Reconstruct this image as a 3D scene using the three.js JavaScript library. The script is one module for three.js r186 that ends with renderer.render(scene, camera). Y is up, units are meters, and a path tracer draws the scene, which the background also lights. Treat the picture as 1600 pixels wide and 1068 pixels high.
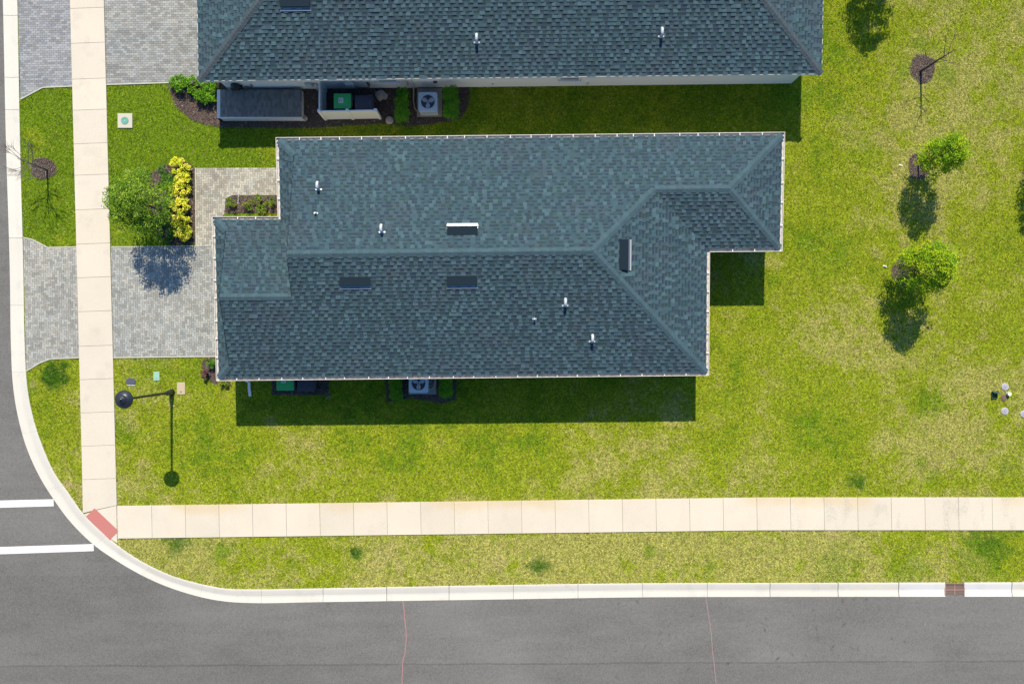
import * as THREE from 'three';
import { Sky } from 'three/addons/objects/Sky.js';
import { mergeGeometries } from 'three/addons/utils/BufferGeometryUtils.js';
import { RoundedBoxGeometry } from 'three/addons/geometries/RoundedBoxGeometry.js';

// ---------------------------------------------------------------- camera, sky, sun, exposure
const CAM_H = 38, GRID = 35;                      // camera height; survey grid squares per metre of ground
const scene = new THREE.Scene();
const camera = new THREE.PerspectiveCamera(2 * Math.atan(534 / (CAM_H * GRID)) * 180 / Math.PI, 1600 / 1068, 1, 900);
camera.position.set(0, CAM_H, 0);
camera.up.set(0, 0, -1);
camera.lookAt(0, 0, 0);
scene.add(camera);

const SUN = new THREE.Vector3(0.0, 1.21, -1).normalize();
const sky = new Sky();
sky.name = 'sky';
sky.userData.kind = 'structure';
sky.scale.setScalar(800);
sky.material.uniforms.sunPosition.value.copy(SUN);
sky.material.uniforms.turbidity.value = 2.5;
sky.material.uniforms.rayleigh.value = 2.0;
sky.material.uniforms.mieCoefficient.value = 0.004;
scene.add(sky);
scene.environmentIntensity = 0.10;

const sun = new THREE.DirectionalLight(0xfff0da, 5.0);
sun.position.copy(SUN).multiplyScalar(80);
sun.castShadow = true;
Object.assign(sun.shadow.camera, { left: -40, right: 40, top: 40, bottom: -40, near: 1, far: 200 });
sun.shadow.mapSize.set(4096, 4096);
scene.add(sun, sun.target);

const renderer = new THREE.WebGLRenderer({ antialias: true });
renderer.shadowMap.enabled = true;
renderer.toneMapping = THREE.LinearToneMapping;
renderer.toneMappingExposure = 1.5;

// ---------------------------------------------------------------- helpers
let seed = 7;
const rnd = () => { seed = (seed + 0x6D2B79F5) | 0; let t = Math.imul(seed ^ seed >>> 15, 1 | seed); t = t + Math.imul(t ^ t >>> 7, 61 | t) ^ t; return ((t ^ t >>> 14) >>> 0) / 4294967296; };
const rr = (a, b) => a + (b - a) * rnd();
const clamp = (v, a = 0, b = 1) => Math.min(b, Math.max(a, v));
const sm = (a, b, x) => { const t = clamp((x - a) / (b - a)); return t * t * (3 - 2 * t); };
const mix3 = (a, b, t) => [a[0] + (b[0] - a[0]) * t, a[1] + (b[1] - a[1]) * t, a[2] + (b[2] - a[2]) * t];
const hash = (x, y, s) => { let h = Math.imul(x, 374761393) ^ Math.imul(y, 668265263) ^ Math.imul(s, 1274126177); h = Math.imul(h ^ h >>> 13, 1274126177); return ((h ^ h >>> 16) >>> 0) / 4294967296; };
const noise = (x, y, s = 0) => { const i = Math.floor(x), j = Math.floor(y); let u = x - i, v = y - j; u = u * u * (3 - 2 * u); v = v * v * (3 - 2 * v); const a = hash(i, j, s), b = hash(i + 1, j, s), c = hash(i, j + 1, s), d = hash(i + 1, j + 1, s); return a + (b - a) * u + (c - a) * v + (a - b - c + d) * u * v; };
const fbm = (x, y, s = 0, o = 3) => { let f = 0, w = 0.5, t = 0; for (let k = 0; k < o; k++) { f += w * noise(x, y, s + k); t += w; x *= 2.03; y *= 2.03; w *= 0.5; } return f / t; };
// survey point (grid squares as sighted from above, at height h) -> [x, z] in metres
const at = (px, py, h = 0) => { const k = (1 - h / CAM_H) / GRID; return [(px - 800) * k, (py - 534) * k]; };
const v3 = (p, y) => new THREE.Vector3(p[0], y, p[1]);
const lin = (hex) => { const c = new THREE.Color(hex); return [c.r, c.g, c.b]; };

const names = {};
const numbered = (n) => { names[n] = (names[n] ?? -1) + 1; return names[n] ? n + '_' + String(names[n]).padStart(3, '0') : n; };
function thing(name, label, category, pos = [0, 0, 0], group) {
  const g = new THREE.Group(); g.name = numbered(name); g.position.set(...pos);
  g.userData = { label, category }; if (group) g.userData.group = group;
  scene.add(g); return g;
}
function structure(name, label, category, kind = 'structure') {
  const g = new THREE.Group(); g.name = numbered(name); g.userData = { label, category, kind }; scene.add(g); return g;
}
function part(parent, name, geo, material, extra) {
  const m = new THREE.Mesh(geo, material); m.name = name; m.castShadow = m.receiveShadow = true;
  if (extra) Object.assign(m.userData, extra);
  parent.add(m); return m;
}
function copy(root, pos, label, turn) {
  const r = root.clone(); r.name = numbered(root.name.replace(/_\d+$/, '')); r.userData = { ...root.userData, label };
  r.position.set(...pos); if (turn !== undefined) r.rotation.y = turn; scene.add(r); return r;
}
function merge(list) {
  const out = list.filter(Boolean).map((g) => { const n = g.index ? g.toNonIndexed() : g; for (const k of Object.keys(n.attributes)) if (!['position', 'normal', 'uv', 'color'].includes(k)) n.deleteAttribute(k); return n; });
  const keys = ['position', 'normal', 'uv', 'color'].filter((k) => out.every((g) => g.attributes[k]));
  for (const g of out) for (const k of Object.keys(g.attributes)) if (!keys.includes(k)) g.deleteAttribute(k);
  return mergeGeometries(out);
}
// triangle soup with uv and colour
class Soup {
  constructor() { this.p = []; this.u = []; this.c = []; }
  tri(a, b, c, col, uv) {
    this.p.push(a[0], a[1], a[2], b[0], b[1], b[2], c[0], c[1], c[2]);
    for (let i = 0; i < 3; i++) this.c.push(col[0], col[1], col[2]);
    if (uv) for (const q of uv) this.u.push(q[0], q[1]); else for (const q of [a, b, c]) this.u.push(q[0] + q[1] * 0.31, q[2] + q[1] * 0.17);
  }
  quad(a, b, c, d, col) { this.tri(a, b, c, col); this.tri(a, c, d, col); }
  fan(poly, col) { for (let i = 1; i + 1 < poly.length; i++) this.tri(poly[0], poly[i], poly[i + 1], col); }
  build() {
    const g = new THREE.BufferGeometry();
    g.setAttribute('position', new THREE.Float32BufferAttribute(this.p, 3));
    g.setAttribute('uv', new THREE.Float32BufferAttribute(this.u, 2));
    g.setAttribute('color', new THREE.Float32BufferAttribute(this.c, 3));
    g.computeVertexNormals(); return g;
  }
}
const box = (w, h, d, x = 0, y = 0, z = 0) => { const g = new THREE.BoxGeometry(w, h, d); g.translate(x, y + h / 2, z); return g; };
const rbox = (w, h, d, x = 0, y = 0, z = 0, r = 0.02) => { const g = new RoundedBoxGeometry(w, h, d, 2, r); g.translate(x, y + h / 2, z); return g; };
const cyl = (r0, r1, h, x = 0, y = 0, z = 0, n = 16) => { const g = new THREE.CylinderGeometry(r1, r0, h, n); g.translate(x, y + h / 2, z); return g; };
const tube = (pts, r, seg = 16, n = 8) => new THREE.TubeGeometry(new THREE.CatmullRomCurve3(pts.map((p) => new THREE.Vector3(...p))), seg, r, n);
function limb(pts, r0, r1, n = 6) {          // tapered branch through points
  const s = new Soup(), rings = [];
  for (let i = 0; i < pts.length; i++) {
    const a = new THREE.Vector3(...pts[Math.max(0, i - 1)]), b = new THREE.Vector3(...pts[Math.min(pts.length - 1, i + 1)]);
    const d = b.sub(a).normalize(), u = new THREE.Vector3(1, 0, 0.3).cross(d).normalize(), w = d.clone().cross(u);
    const r = r0 + (r1 - r0) * i / (pts.length - 1), c = new THREE.Vector3(...pts[i]);
    rings.push(Array.from({ length: n }, (_, k) => { const t = k / n * Math.PI * 2; return c.clone().addScaledVector(u, Math.cos(t) * r).addScaledVector(w, Math.sin(t) * r).toArray(); }));
  }
  for (let i = 0; i + 1 < rings.length; i++) for (let k = 0; k < n; k++) { const l = (k + 1) % n; s.quad(rings[i][k], rings[i][l], rings[i + 1][l], rings[i + 1][k], [1, 1, 1]); }
  return s.build();
}
// polygon tools in [x, z]
const area2 = (p) => { let a = 0; for (let i = 0; i < p.length; i++) { const q = p[(i + 1) % p.length]; a += p[i][0] * q[1] - q[0] * p[i][1]; } return a / 2; };
function inside(p, poly) { let c = false; for (let i = 0, j = poly.length - 1; i < poly.length; j = i++) { const a = poly[i], b = poly[j]; if ((a[1] > p[1]) !== (b[1] > p[1]) && p[0] < (b[0] - a[0]) * (p[1] - a[1]) / (b[1] - a[1]) + a[0]) c = !c; } return c; }
function clipBy(subject, convex) {          // the part of subject inside convex (convex counter-clockwise or clockwise)
  let out = subject; const s = Math.sign(area2(convex));
  for (let i = 0; i < convex.length && out.length; i++) {
    const a = convex[i], b = convex[(i + 1) % convex.length], d = (p) => s * ((b[0] - a[0]) * (p[1] - a[1]) - (b[1] - a[1]) * (p[0] - a[0]));
    const next = [];
    for (let k = 0; k < out.length; k++) {
      const p = out[k], q = out[(k + 1) % out.length], dp = d(p), dq = d(q);
      if (dp >= 0) next.push(p);
      if ((dp >= 0) !== (dq >= 0)) { const t = dp / (dp - dq); next.push([p[0] + (q[0] - p[0]) * t, p[1] + (q[1] - p[1]) * t]); }
    }
    out = next;
  }
  return out;
}
function offsetPoly(poly, d) {               // inward by d (clockwise as seen from above)
  const n = poly.length, out = [];
  for (let i = 0; i < n; i++) {
    const a = poly[(i + n - 1) % n], b = poly[i], c = poly[(i + 1) % n];
    const e = (p, q) => { const l = Math.hypot(q[0] - p[0], q[1] - p[1]); return [-(q[1] - p[1]) / l, (q[0] - p[0]) / l]; };
    const n1 = e(a, b), n2 = e(b, c), k = 1 + n1[0] * n2[0] + n1[1] * n2[1];
    out.push([b[0] + (n1[0] + n2[0]) * d / k, b[1] + (n1[1] + n2[1]) * d / k]);
  }
  return out;
}
function sheet(poly, y, col = [1, 1, 1]) {   // flat polygon facing up, uv in metres
  const tris = THREE.ShapeUtils.triangulateShape(poly.map((p) => new THREE.Vector2(p[0], p[1])), []);
  const s = new Soup(), q = (i) => [poly[i][0], y, poly[i][1]];
  for (const [a, b, c] of tris) { const up = (poly[b][0] - poly[a][0]) * (poly[c][1] - poly[a][1]) - (poly[b][1] - poly[a][1]) * (poly[c][0] - poly[a][0]) < 0; s.tri(q(a), q(up ? b : c), q(up ? c : b), col); }
  return s.build();
}
function slab(poly, y0, y1, col = [1, 1, 1], chamfer = 0) {      // prism with an optional chamfered top edge
  let p = poly; if (area2(p) < 0) p = [...p].reverse();
  const s = new Soup(), top = chamfer ? offsetPoly(p, chamfer) : p, n = p.length, yc = y1 - chamfer;
  const tris = THREE.ShapeUtils.triangulateShape(top.map((q) => new THREE.Vector2(q[0], q[1])), []);
  for (const [a, b, c] of tris) { const P = (i) => [top[i][0], y1, top[i][1]]; const up = (top[b][0] - top[a][0]) * (top[c][1] - top[a][1]) - (top[b][1] - top[a][1]) * (top[c][0] - top[a][0]) < 0; s.tri(P(a), P(up ? b : c), P(up ? c : b), col); }
  for (let i = 0; i < n; i++) {
    const j = (i + 1) % n;
    if (chamfer) s.quad([p[i][0], yc, p[i][1]], [top[i][0], y1, top[i][1]], [top[j][0], y1, top[j][1]], [p[j][0], yc, p[j][1]], col);
    s.quad([p[i][0], y0, p[i][1]], [p[i][0], yc, p[i][1]], [p[j][0], yc, p[j][1]], [p[j][0], y0, p[j][1]], col);
  }
  return s.build();
}
function texture(w, h, fn, srgb = true) {
  const d = new Uint8Array(w * h * 4);
  for (let j = 0; j < h; j++) for (let i = 0; i < w; i++) {
    const c = fn(i, j), o = (j * w + i) * 4;
    for (let k = 0; k < 3; k++) { const v = clamp(c[k]); d[o + k] = Math.round(255 * (srgb ? (v <= 0.0031308 ? v * 12.92 : 1.055 * Math.pow(v, 1 / 2.4) - 0.055) : v)); }
    d[o + 3] = 255;
  }
  const t = new THREE.DataTexture(d, w, h, THREE.RGBAFormat); t.wrapS = t.wrapT = THREE.RepeatWrapping; t.magFilter = THREE.LinearFilter; t.minFilter = THREE.LinearMipmapLinearFilter; t.generateMipmaps = true;
  if (srgb) t.colorSpace = THREE.SRGBColorSpace; t.needsUpdate = true; return t;
}
const std = (o) => new THREE.MeshStandardMaterial({ roughness: 0.9, side: THREE.DoubleSide, ...o });
const rgb = (r, g, b) => new THREE.Color().setRGB(r, g, b);
// world-mapped texture: covers x in [-25, 25], z in [-17, 17]; uv follow the ground in metres
function groundUV(geo) {
  const p = geo.attributes.position, u = new Float32Array(p.count * 2);
  for (let i = 0; i < p.count; i++) { u[2 * i] = (p.getX(i) + 25) / 50; u[2 * i + 1] = (p.getZ(i) + 17) / 34; }
  geo.setAttribute('uv', new THREE.BufferAttribute(u, 2)); return geo;
}

// ---------------------------------------------------------------- survey: outlines on the ground (clockwise from above)
const G = (list, h = 0) => list.map(([x, y]) => at(x, y, h));
const kerbPairs = [[[-4, -300], [18, -300]], [[4.4, 0], [26.4, 0]], [[9, 214], [30.4, 214]], [[15, 414], [35.6, 414]], [[17, 540], [38, 540]], [[20, 600], [41.5, 600]], [[27, 646], [49, 644]], [[40, 695], [63, 690]], [[60, 741], [84, 738]], [[84, 780], [107, 771]], [[111, 816], [130, 803]], [[147, 851], [165, 837]], [[187, 878.5], [203, 866]], [[227, 901], [240, 887]], [[264, 917], [273, 901]], [[313, 932], [317, 913]], [[352, 939], [354, 919.5]], [[400, 941.5], [400, 920.5]], [[500, 940], [500, 919]], [[800, 935.5], [800, 913.5]], [[1000, 932.5], [1000, 911]], [[1200, 931.8], [1200, 910.5]], [[1600, 931.5], [1600, 909.5]], [[1950, 930.5], [1950, 908.5]]];
const curve = (k, h) => new THREE.CatmullRomCurve3(kerbPairs.map((p) => v3(at(p[k][0], p[k][1], h), 0)), false, 'centripetal');
const kerbOuter = curve(0, -0.1), kerbInner = curve(1, 0);
const KN = 460, innerPts = [];
for (let i = 0; i <= KN; i++) { const p = kerbInner.getPoint(i / KN); innerPts.push([p.x, p.z]); }

const swLeft = (y) => 109 + (y < 740 ? y * 0.0257 : 19 + (y - 740) * 0.02), swRight = (y) => 162 + y * 0.02535;
const swTop = (x) => x < 1200 ? 790 - (x - 182) * 0.013 : 776.7, swBottom = (x) => x < 1200 ? 841 - (x - 182) * 0.0128 : 828;
const leftWalk = G([[101, -300], [154, -300], [182.5, 846], [172, 843], [129.5, 803]]);
const lowWalk = G([[182, swTop(182)], [1200, swTop(1200)], [1950, 776], [1950, 827.5], [1200, swBottom(1200)], [183, swBottom(183)]]);
const drive = { apron: G([[36, 371], [50, 374], [74, 387], [119.5, 386], [123.5, 558], [78, 560], [62, 566], [40.5, 579]]), main: G([[173, 386], [306, 385], [345, 385], [345, 557], [176.5, 558]]), walk: G([[304.5, 262], [445, 262], [445, 305], [362, 305], [352, 310], [350.5, 334], [345, 341], [345, 385], [306, 385]]) };
const nDrive = { apron: G([[20, -300], [103, -300], [112.5, 134], [66, 136], [31.5, 155]]), main: G([[155, -300], [345, -300], [345, 127], [166, 131.5]]) };
const bedFront = G([[230, 275], [250, 259], [280, 250], [299, 256], [304, 264], [306, 381], [268, 384], [246, 366], [236, 320]]);
const bedDoor = G([[351, 314], [357, 306], [445, 306], [445, 333], [351, 333]]);
const bedCorner = G([[317, 560], [345, 558], [362, 604], [335, 600], [322, 590], [314, 572]]);
const bedNeighbor = G([[261, 131], [342, 126], [735, 128], [733, 165], [718, 188], [640, 198], [600, 193], [480, 200], [345, 199], [322, 195], [300, 188], [274, 168]]);
const bedBins = G([[424, 570], [515, 570], [513, 617], [424, 617]]), bedAC = G([[600, 570], [714, 570], [712, 624], [690, 630], [640, 622], [604, 628]]);
const ring = (x, y, rx, ry, n = 18, s = 1) => Array.from({ length: n }, (_, i) => { const t = i / n * Math.PI * 2, k = 0.9 + 0.2 * hash(i, s, 5); return at(x + Math.cos(t) * rx * k, y + Math.sin(t) * ry * k); });
const bedRings = [ring(67, 263, 20, 18, 18, 1), ring(1443, 107, 19, 23, 18, 2), ring(1437, 260, 17, 22, 18, 3), ring(1412, 425, 18, 24, 18, 4), ring(1357, -45, 19, 22, 18, 6), ring(1618, 262, 19, 22, 18, 7)];
const beds = [bedFront, bedDoor, bedCorner, bedNeighbor, bedBins, bedAC, ...bedRings];

// ---------------------------------------------------------------- turf colours (same function for soil map and blades)
const lush = [[85, 582, 26, 1], [275, 852, 22, .9], [345, 858, 20, .8], [555, 862, 14, 1.3], [842, 886, 18, .9], [1550, 850, 34, 1.3], [1340, 750, 18, .9], [1458, 750, 18, .6], [1450, 626, 28, .8], [1440, 725, 12, .7], [1575, 728, 14, .6], [1018, 860, 14, .7], [1110, 882, 12, .6], [455, 880, 10, .6], [365, 768, 12, .7], [240, 575, 36, .55], [310, 575, 40, .6], [190, 675, 26, .7], [88, 340, 22, .5], [80, 145, 24, .5], [190, 137, 22, .6], [1305, 890, 40, .45], [1420, 893, 40, .45], [1540, 870, 45, .6], [1443, 72, 18, .7], [1478, 115, 20, .6], [1415, 110, 16, .5], [1355, 235, 30, .3]];
const bare = [[105, 760, 10, 1], [625, 885, 12, .7], [600, 868, 20, .6], [780, 880, 18, .5], [50, 600, 8, .8], [1300, 835, 12, .9], [1460, 330, 20, .35], [1415, 375, 14, .5], [1375, 395, 14, .5], [1590, 150, 40, .5], [1330, 200, 30, .35], [345, 590, 8, .6]];
const LUSH = [0.138, 0.232, 0.003], MID = [0.238, 0.300, 0.008], DRY = [0.36, 0.35, 0.085], DEEP = [0.045, 0.125, 0.006], STRAW = [0.40, 0.35, 0.13];
function turf(x, z) {
  const px = x * GRID + 800, py = z * GRID + 534;
  let dry = fbm(x * 0.22, z * 0.22, 11, 3) * 0.9 + fbm(x * 1.1, z * 1.1, 21, 3) * 0.75 + (fbm(x * 4.5, z * 4.5, 25, 2) - 0.5) * 0.5 - 0.32;
  let bias = -0.02;
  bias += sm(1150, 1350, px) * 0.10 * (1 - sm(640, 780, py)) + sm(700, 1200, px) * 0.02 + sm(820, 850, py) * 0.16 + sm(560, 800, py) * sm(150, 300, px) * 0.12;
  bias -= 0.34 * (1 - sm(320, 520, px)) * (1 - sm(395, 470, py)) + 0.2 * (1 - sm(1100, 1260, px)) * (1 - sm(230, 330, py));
  dry = clamp(dry + bias);
  let c = dry < 0.5 ? mix3(LUSH, MID, sm(0, 0.5, dry)) : mix3(MID, DRY, sm(0.5, 0.95, dry) * 0.85);
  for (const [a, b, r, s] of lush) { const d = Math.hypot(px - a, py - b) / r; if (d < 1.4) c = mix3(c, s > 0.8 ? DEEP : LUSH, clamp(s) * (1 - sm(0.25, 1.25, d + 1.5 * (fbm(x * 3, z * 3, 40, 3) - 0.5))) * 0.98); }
  for (const [a, b, r, s] of bare) { const d = Math.hypot(px - a, py - b) / r; if (d < 1.4) c = mix3(c, STRAW, s * (1 - sm(0.3, 1.2, d + 2.2 * (fbm(x * 3.2, z * 3.2, 45, 3) - 0.5))) * 0.8); }
  return c;
}
console.log('textures');
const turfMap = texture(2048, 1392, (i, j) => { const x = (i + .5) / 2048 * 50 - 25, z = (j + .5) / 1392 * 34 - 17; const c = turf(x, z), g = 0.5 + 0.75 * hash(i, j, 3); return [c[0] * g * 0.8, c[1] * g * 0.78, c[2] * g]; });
const grain = texture(512, 512, (i, j) => { const a = hash(i, j, 1), b = noise(i / 4, j / 4, 2), v = 0.5 + 0.5 * (0.6 * a + 0.4 * b); return [v, v, v]; }, false);
grain.repeat.set(0.8, 0.8);

// road surface: aggregate grain, worn bands, smudges and seam
const smudges = []; { const s0 = seed; seed = 99; for (let i = 0; i < 60; i++) smudges.push([rr(960, 1420), rr(935, 1060), rr(3, 7), rr(0, 3.1), rr(.3, .9)]); for (let i = 0; i < 40; i++) smudges.push([rr(0, 1600), rr(940, 1068), rr(1.2, 3), rr(0, 3), rr(.3, .8)]); seed = s0; }
const roadMap = texture(2048, 1392, (i, j) => {
  const x = (i + .5) / 2048 * 50 - 25, z = (j + .5) / 1392 * 34 - 17, px = x * GRID + 800, py = z * GRID + 534;
  let v = 0.106 + 0.036 * (fbm(x * 0.35, z * 0.5, 61, 3) - 0.5) + 0.02 * (fbm(x * 0.5, z * 3, 66, 2) - 0.5) + 0.045 * (hash(i, j, 8) - 0.5) + 0.02 * (noise(i / 2, j / 2, 9) - 0.5);
  if (py > 900) v += 0.012 * (sm(300, 700, px + 60 * (fbm(x, z, 4, 2))) - 0.4);
  const seam = py - (1041 - px * 0.005 + 1.5 * noise(px / 40, 0, 7)); if (Math.abs(seam) < 1.2 && py > 900) v *= 0.82 - 0.1 * noise(px / 30, 3, 5);
  if (seam > 0 && py > 900) v *= 0.95;
  for (const [a, b, r, t, s] of smudges) { const dx = px - a, dy = py - b; if (dx * dx + dy * dy < 90) { const u = dx * Math.cos(t) + dy * Math.sin(t), w = -dx * Math.sin(t) + dy * Math.cos(t); const d = Math.hypot(u / r, w / (r * 0.45)) + 0.9 * (noise(i / 1.5, j / 1.5, 31) - 0.4); if (d < 1) v *= 1 - 0.55 * s * (1 - d); } }
  return [v * 1.03, v * 1.02, v * 0.94];
});
// broom-finished concrete: cream with mildew and rust-water stains along one edge
const concreteMap = texture(2048, 1392, (i, j) => {
  const x = (i + .5) / 2048 * 50 - 25, z = (j + .5) / 1392 * 34 - 17, px = x * GRID + 800, py = z * GRID + 534;
  let c = [0.470, 0.430, 0.346]; const f = fbm(x * 0.8, z * 0.8, 71, 4) - 0.5, g = hash(i, j, 12) - 0.5;
  c = c.map((v) => v * (1 + 0.10 * f + 0.07 * g));
  if (py > 770 && py < 850) {
    const d = py - swTop(px), rust = sm(0.35, 0.75, fbm(x * 0.35 + 3, 2, 73, 2)) * (1 - sm(2, 22, d + 14 * (fbm(x * 2, z * 2, 74, 2) - 0.5)));
    c = mix3(c, [0.44, 0.33, 0.15], 0.45 * rust);
    const mil = sm(0.5, 0.75, fbm(x * 3, z * 1.2, 76, 3)) * (0.25 + 0.75 * sm(1100, 1350, px)) * sm(0.35, 0.65, hash(i >> 1, j, 15));
    c = mix3(c, [0.26, 0.26, 0.21], 0.4 * mil);
  } else { const mil = sm(0.55, 0.8, fbm(x * 2, z * 2, 78, 3)) * hash(i, j, 17); c = mix3(c, [0.30, 0.29, 0.24], 0.35 * mil); }
  return c;
});
const mulchMap = texture(512, 512, (i, j) => { const a = hash(i >> 1, j >> 1, 4), b = noise(i / 9, j / 9, 5), v = 0.25 + 1.1 * a * (0.5 + b); return [0.085 * v, 0.062 * v, 0.05 * v]; });
const granules = texture(256, 256, (i, j) => { const v = 0.68 + 0.32 * hash(i, j, 6) + 0.1 * (noise(i / 5, j / 5, 7) - 0.5); return [v, v, v]; });
granules.repeat.set(0.9, 0.9);

const M = {
  soil: std({ map: turfMap, roughness: 1 }), road: std({ map: roadMap, roughness: 0.92, bumpMap: null }),
  far: std({ color: rgb(0.10, 0.13, 0.03), roughness: 1 }),
  concrete: std({ map: concreteMap, vertexColors: true, roughness: 0.92 }),
  kerb: std({ map: concreteMap, vertexColors: true, roughness: 0.9 }),
  paver: std({ vertexColors: true, map: granules, roughness: 0.9 }), sand: std({ color: rgb(0.20, 0.19, 0.17), roughness: 1 }),
  edging: std({ color: rgb(0.36, 0.36, 0.29) }),
  mulch: std({ map: mulchMap, roughness: 1 }), chip: std({ roughness: 1 }),
  blade: new THREE.MeshPhysicalMaterial({ roughness: 0.85, specularIntensity: 0.25, side: THREE.DoubleSide }),
  shingle: std({ vertexColors: true, map: granules, roughness: 0.95 }), deck: std({ color: rgb(0.03, 0.034, 0.038) }),
  white: std({ color: rgb(0.60, 0.59, 0.55), roughness: 0.5 }), gutter: std({ color: rgb(0.66, 0.64, 0.58), roughness: 0.45 }), trough: std({ map: texture(256, 256, (i, j) => mix3([0.42, 0.42, 0.40], [0.30, 0.24, 0.20], sm(0.45, 0.75, fbm(i / 20, j / 20, 33, 3)))), roughness: 0.8 }),
  stucco: std({ color: rgb(0.66, 0.68, 0.66), roughness: 0.95 }), stuccoWarm: std({ color: rgb(0.60, 0.58, 0.52), roughness: 0.95 }),
  vinyl: std({ color: rgb(0.68, 0.68, 0.64), roughness: 0.4 }),
  glass: new THREE.MeshPhysicalMaterial({ color: rgb(0.04, 0.05, 0.06), roughness: 0.08, metalness: 0, side: THREE.DoubleSide }),
  charcoal: new THREE.MeshPhysicalMaterial({ color: rgb(0.009, 0.018, 0.026), roughness: 0.9, specularIntensity: 0.2, side: THREE.DoubleSide }), black: std({ color: rgb(0.015, 0.016, 0.018), roughness: 0.5 }),
  galv: std({ color: rgb(0.30, 0.31, 0.32), roughness: 0.42, metalness: 0.9 }), lead: std({ color: rgb(0.46, 0.49, 0.50), roughness: 0.5, metalness: 0.1 }),
  lampMetal: std({ color: rgb(0.022, 0.026, 0.034), roughness: 0.38, metalness: 0.3 }),
  lens: new THREE.MeshPhysicalMaterial({ color: rgb(0.8, 0.8, 0.78), transmission: 0.6, roughness: 0.4, side: THREE.DoubleSide }),
  green: std({ color: rgb(0.008, 0.36, 0.09), roughness: 0.45 }), navy: std({ color: rgb(0.012, 0.022, 0.042), roughness: 0.5 }), binBody: std({ color: rgb(0.018, 0.022, 0.03), roughness: 0.55 }),
  acBody: std({ color: rgb(0.40, 0.47, 0.52), roughness: 0.5 }), acDark: std({ color: rgb(0.05, 0.06, 0.07), roughness: 0.6 }), acBlade: std({ color: rgb(0.50, 0.56, 0.62), roughness: 0.45 }),
  bark: std({ color: rgb(0.065, 0.05, 0.038), roughness: 1 }), barkGrey: std({ color: rgb(0.10, 0.085, 0.07), roughness: 1 }),
  leaf: new THREE.MeshPhysicalMaterial({ vertexColors: true, roughness: 0.85, specularIntensity: 0.3, transmission: 0.2, thickness: 0, side: THREE.DoubleSide }),
  red: std({ color: rgb(0.36, 0.13, 0.11), roughness: 0.85 }), rust: std({ color: rgb(0.15, 0.075, 0.055), roughness: 0.85, metalness: 0.2 }), rustPale: std({ color: rgb(0.24, 0.14, 0.11), roughness: 0.85 }), pad: std({ color: rgb(0.24, 0.23, 0.20) }), pit: std({ color: rgb(0.02, 0.018, 0.016) }),
  paint: std({ color: rgb(0.55, 0.55, 0.53), roughness: 0.7 }), chalk: std({ color: rgb(0.30, 0.15, 0.14), roughness: 0.9 }), chalk2: std({ color: rgb(0.26, 0.17, 0.165), roughness: 0.9 }),
  teal: std({ color: rgb(0.05, 0.26, 0.20), roughness: 0.6 }), mint: std({ color: rgb(0.20, 0.36, 0.27), roughness: 0.7 }), tan: std({ color: rgb(0.36, 0.30, 0.20), roughness: 0.9 }),
  slate: std({ color: rgb(0.045, 0.055, 0.075), roughness: 0.7 }), cap: std({ color: rgb(0.27, 0.26, 0.31), roughness: 0.7 }), pvc: std({ color: rgb(0.6, 0.6, 0.58), roughness: 0.4 }),
  box: std({ color: rgb(0.42, 0.44, 0.43), roughness: 0.6 }), copperTan: std({ color: rgb(0.45, 0.36, 0.26), roughness: 0.7 }), rock: std({ color: rgb(0.34, 0.30, 0.25), roughness: 1 }),
};

// ---------------------------------------------------------------- ground, road, kerb
const ground = structure('ground', 'distant turf stretching away beyond the streets', 'ground');
part(ground, 'terrain', sheet([[-400, -400], [400, -400], [400, 400], [-400, 400]], -0.4), M.far);
const lawn = structure('lawn', 'patchy green and straw coloured turf around both houses', 'lawn');
{
  const poly = [...innerPts, [90, innerPts[KN][1]], [90, -60], [innerPts[0][0], -60]];
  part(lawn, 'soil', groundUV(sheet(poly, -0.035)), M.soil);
}
const road = structure('road', 'grey asphalt street turning the corner', 'road');
part(road, 'asphalt', groundUV(sheet([[-60, -80], [90, -80], [90, 60], [-60, 60]], -0.085)), M.road);
const marking = (name, pts, mat, label) => { const g = structure(name, label, 'marking'); part(g, 'paint', slab(G(pts, -0.08), -0.084, -0.079), mat); };
marking('crosswalk_line', [[-60, 783], [83, 779.5], [83.5, 790.5], [-60, 794.5]], M.paint, 'shorter white crosswalk bar above the other');
marking('crosswalk_line', [[-60, 856], [145.5, 849.5], [146, 860.5], [-60, 867.5]], M.paint, 'longer white crosswalk bar below the other');
function ribbon(pts, w, y) { const s = new Soup(); for (let i = 0; i + 1 < pts.length; i++) { const a = pts[i], b = pts[i + 1]; s.quad([a[0] - w / 2, y, a[1]], [a[0] + w / 2, y, a[1]], [b[0] + w / 2, y, b[1]], [b[0] - w / 2, y, b[1]], [1, 1, 1]); } return s.build(); }
{
  const wob = (list) => { const c = new THREE.CatmullRomCurve3(list.map((p) => v3(at(p[0], p[1], -0.08), 0))); return c.getPoints(60).map((p, i) => [p.x + (hash(i, 2, 3) - 0.5) * 0.025, p.z]); };
  part(structure('road_line', 'faded pink wavy line across the street below the house', 'marking'), 'stripe', ribbon(wob([[629.5, 938], [631.5, 960], [634, 985], [634.5, 1000], [632.5, 1020], [629.5, 1032], [628.5, 1050], [627, 1120]]), 0.034, -0.080), M.chalk);
  part(structure('road_line', 'pale straight hairline across the street by the smudges', 'marking'), 'stripe', ribbon(wob([[1103, 932], [1107, 960], [1111, 985], [1114, 1020], [1117, 1045], [1120, 1075], [1124, 1120]]), 0.026, -0.080), M.chalk2);
}
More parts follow.
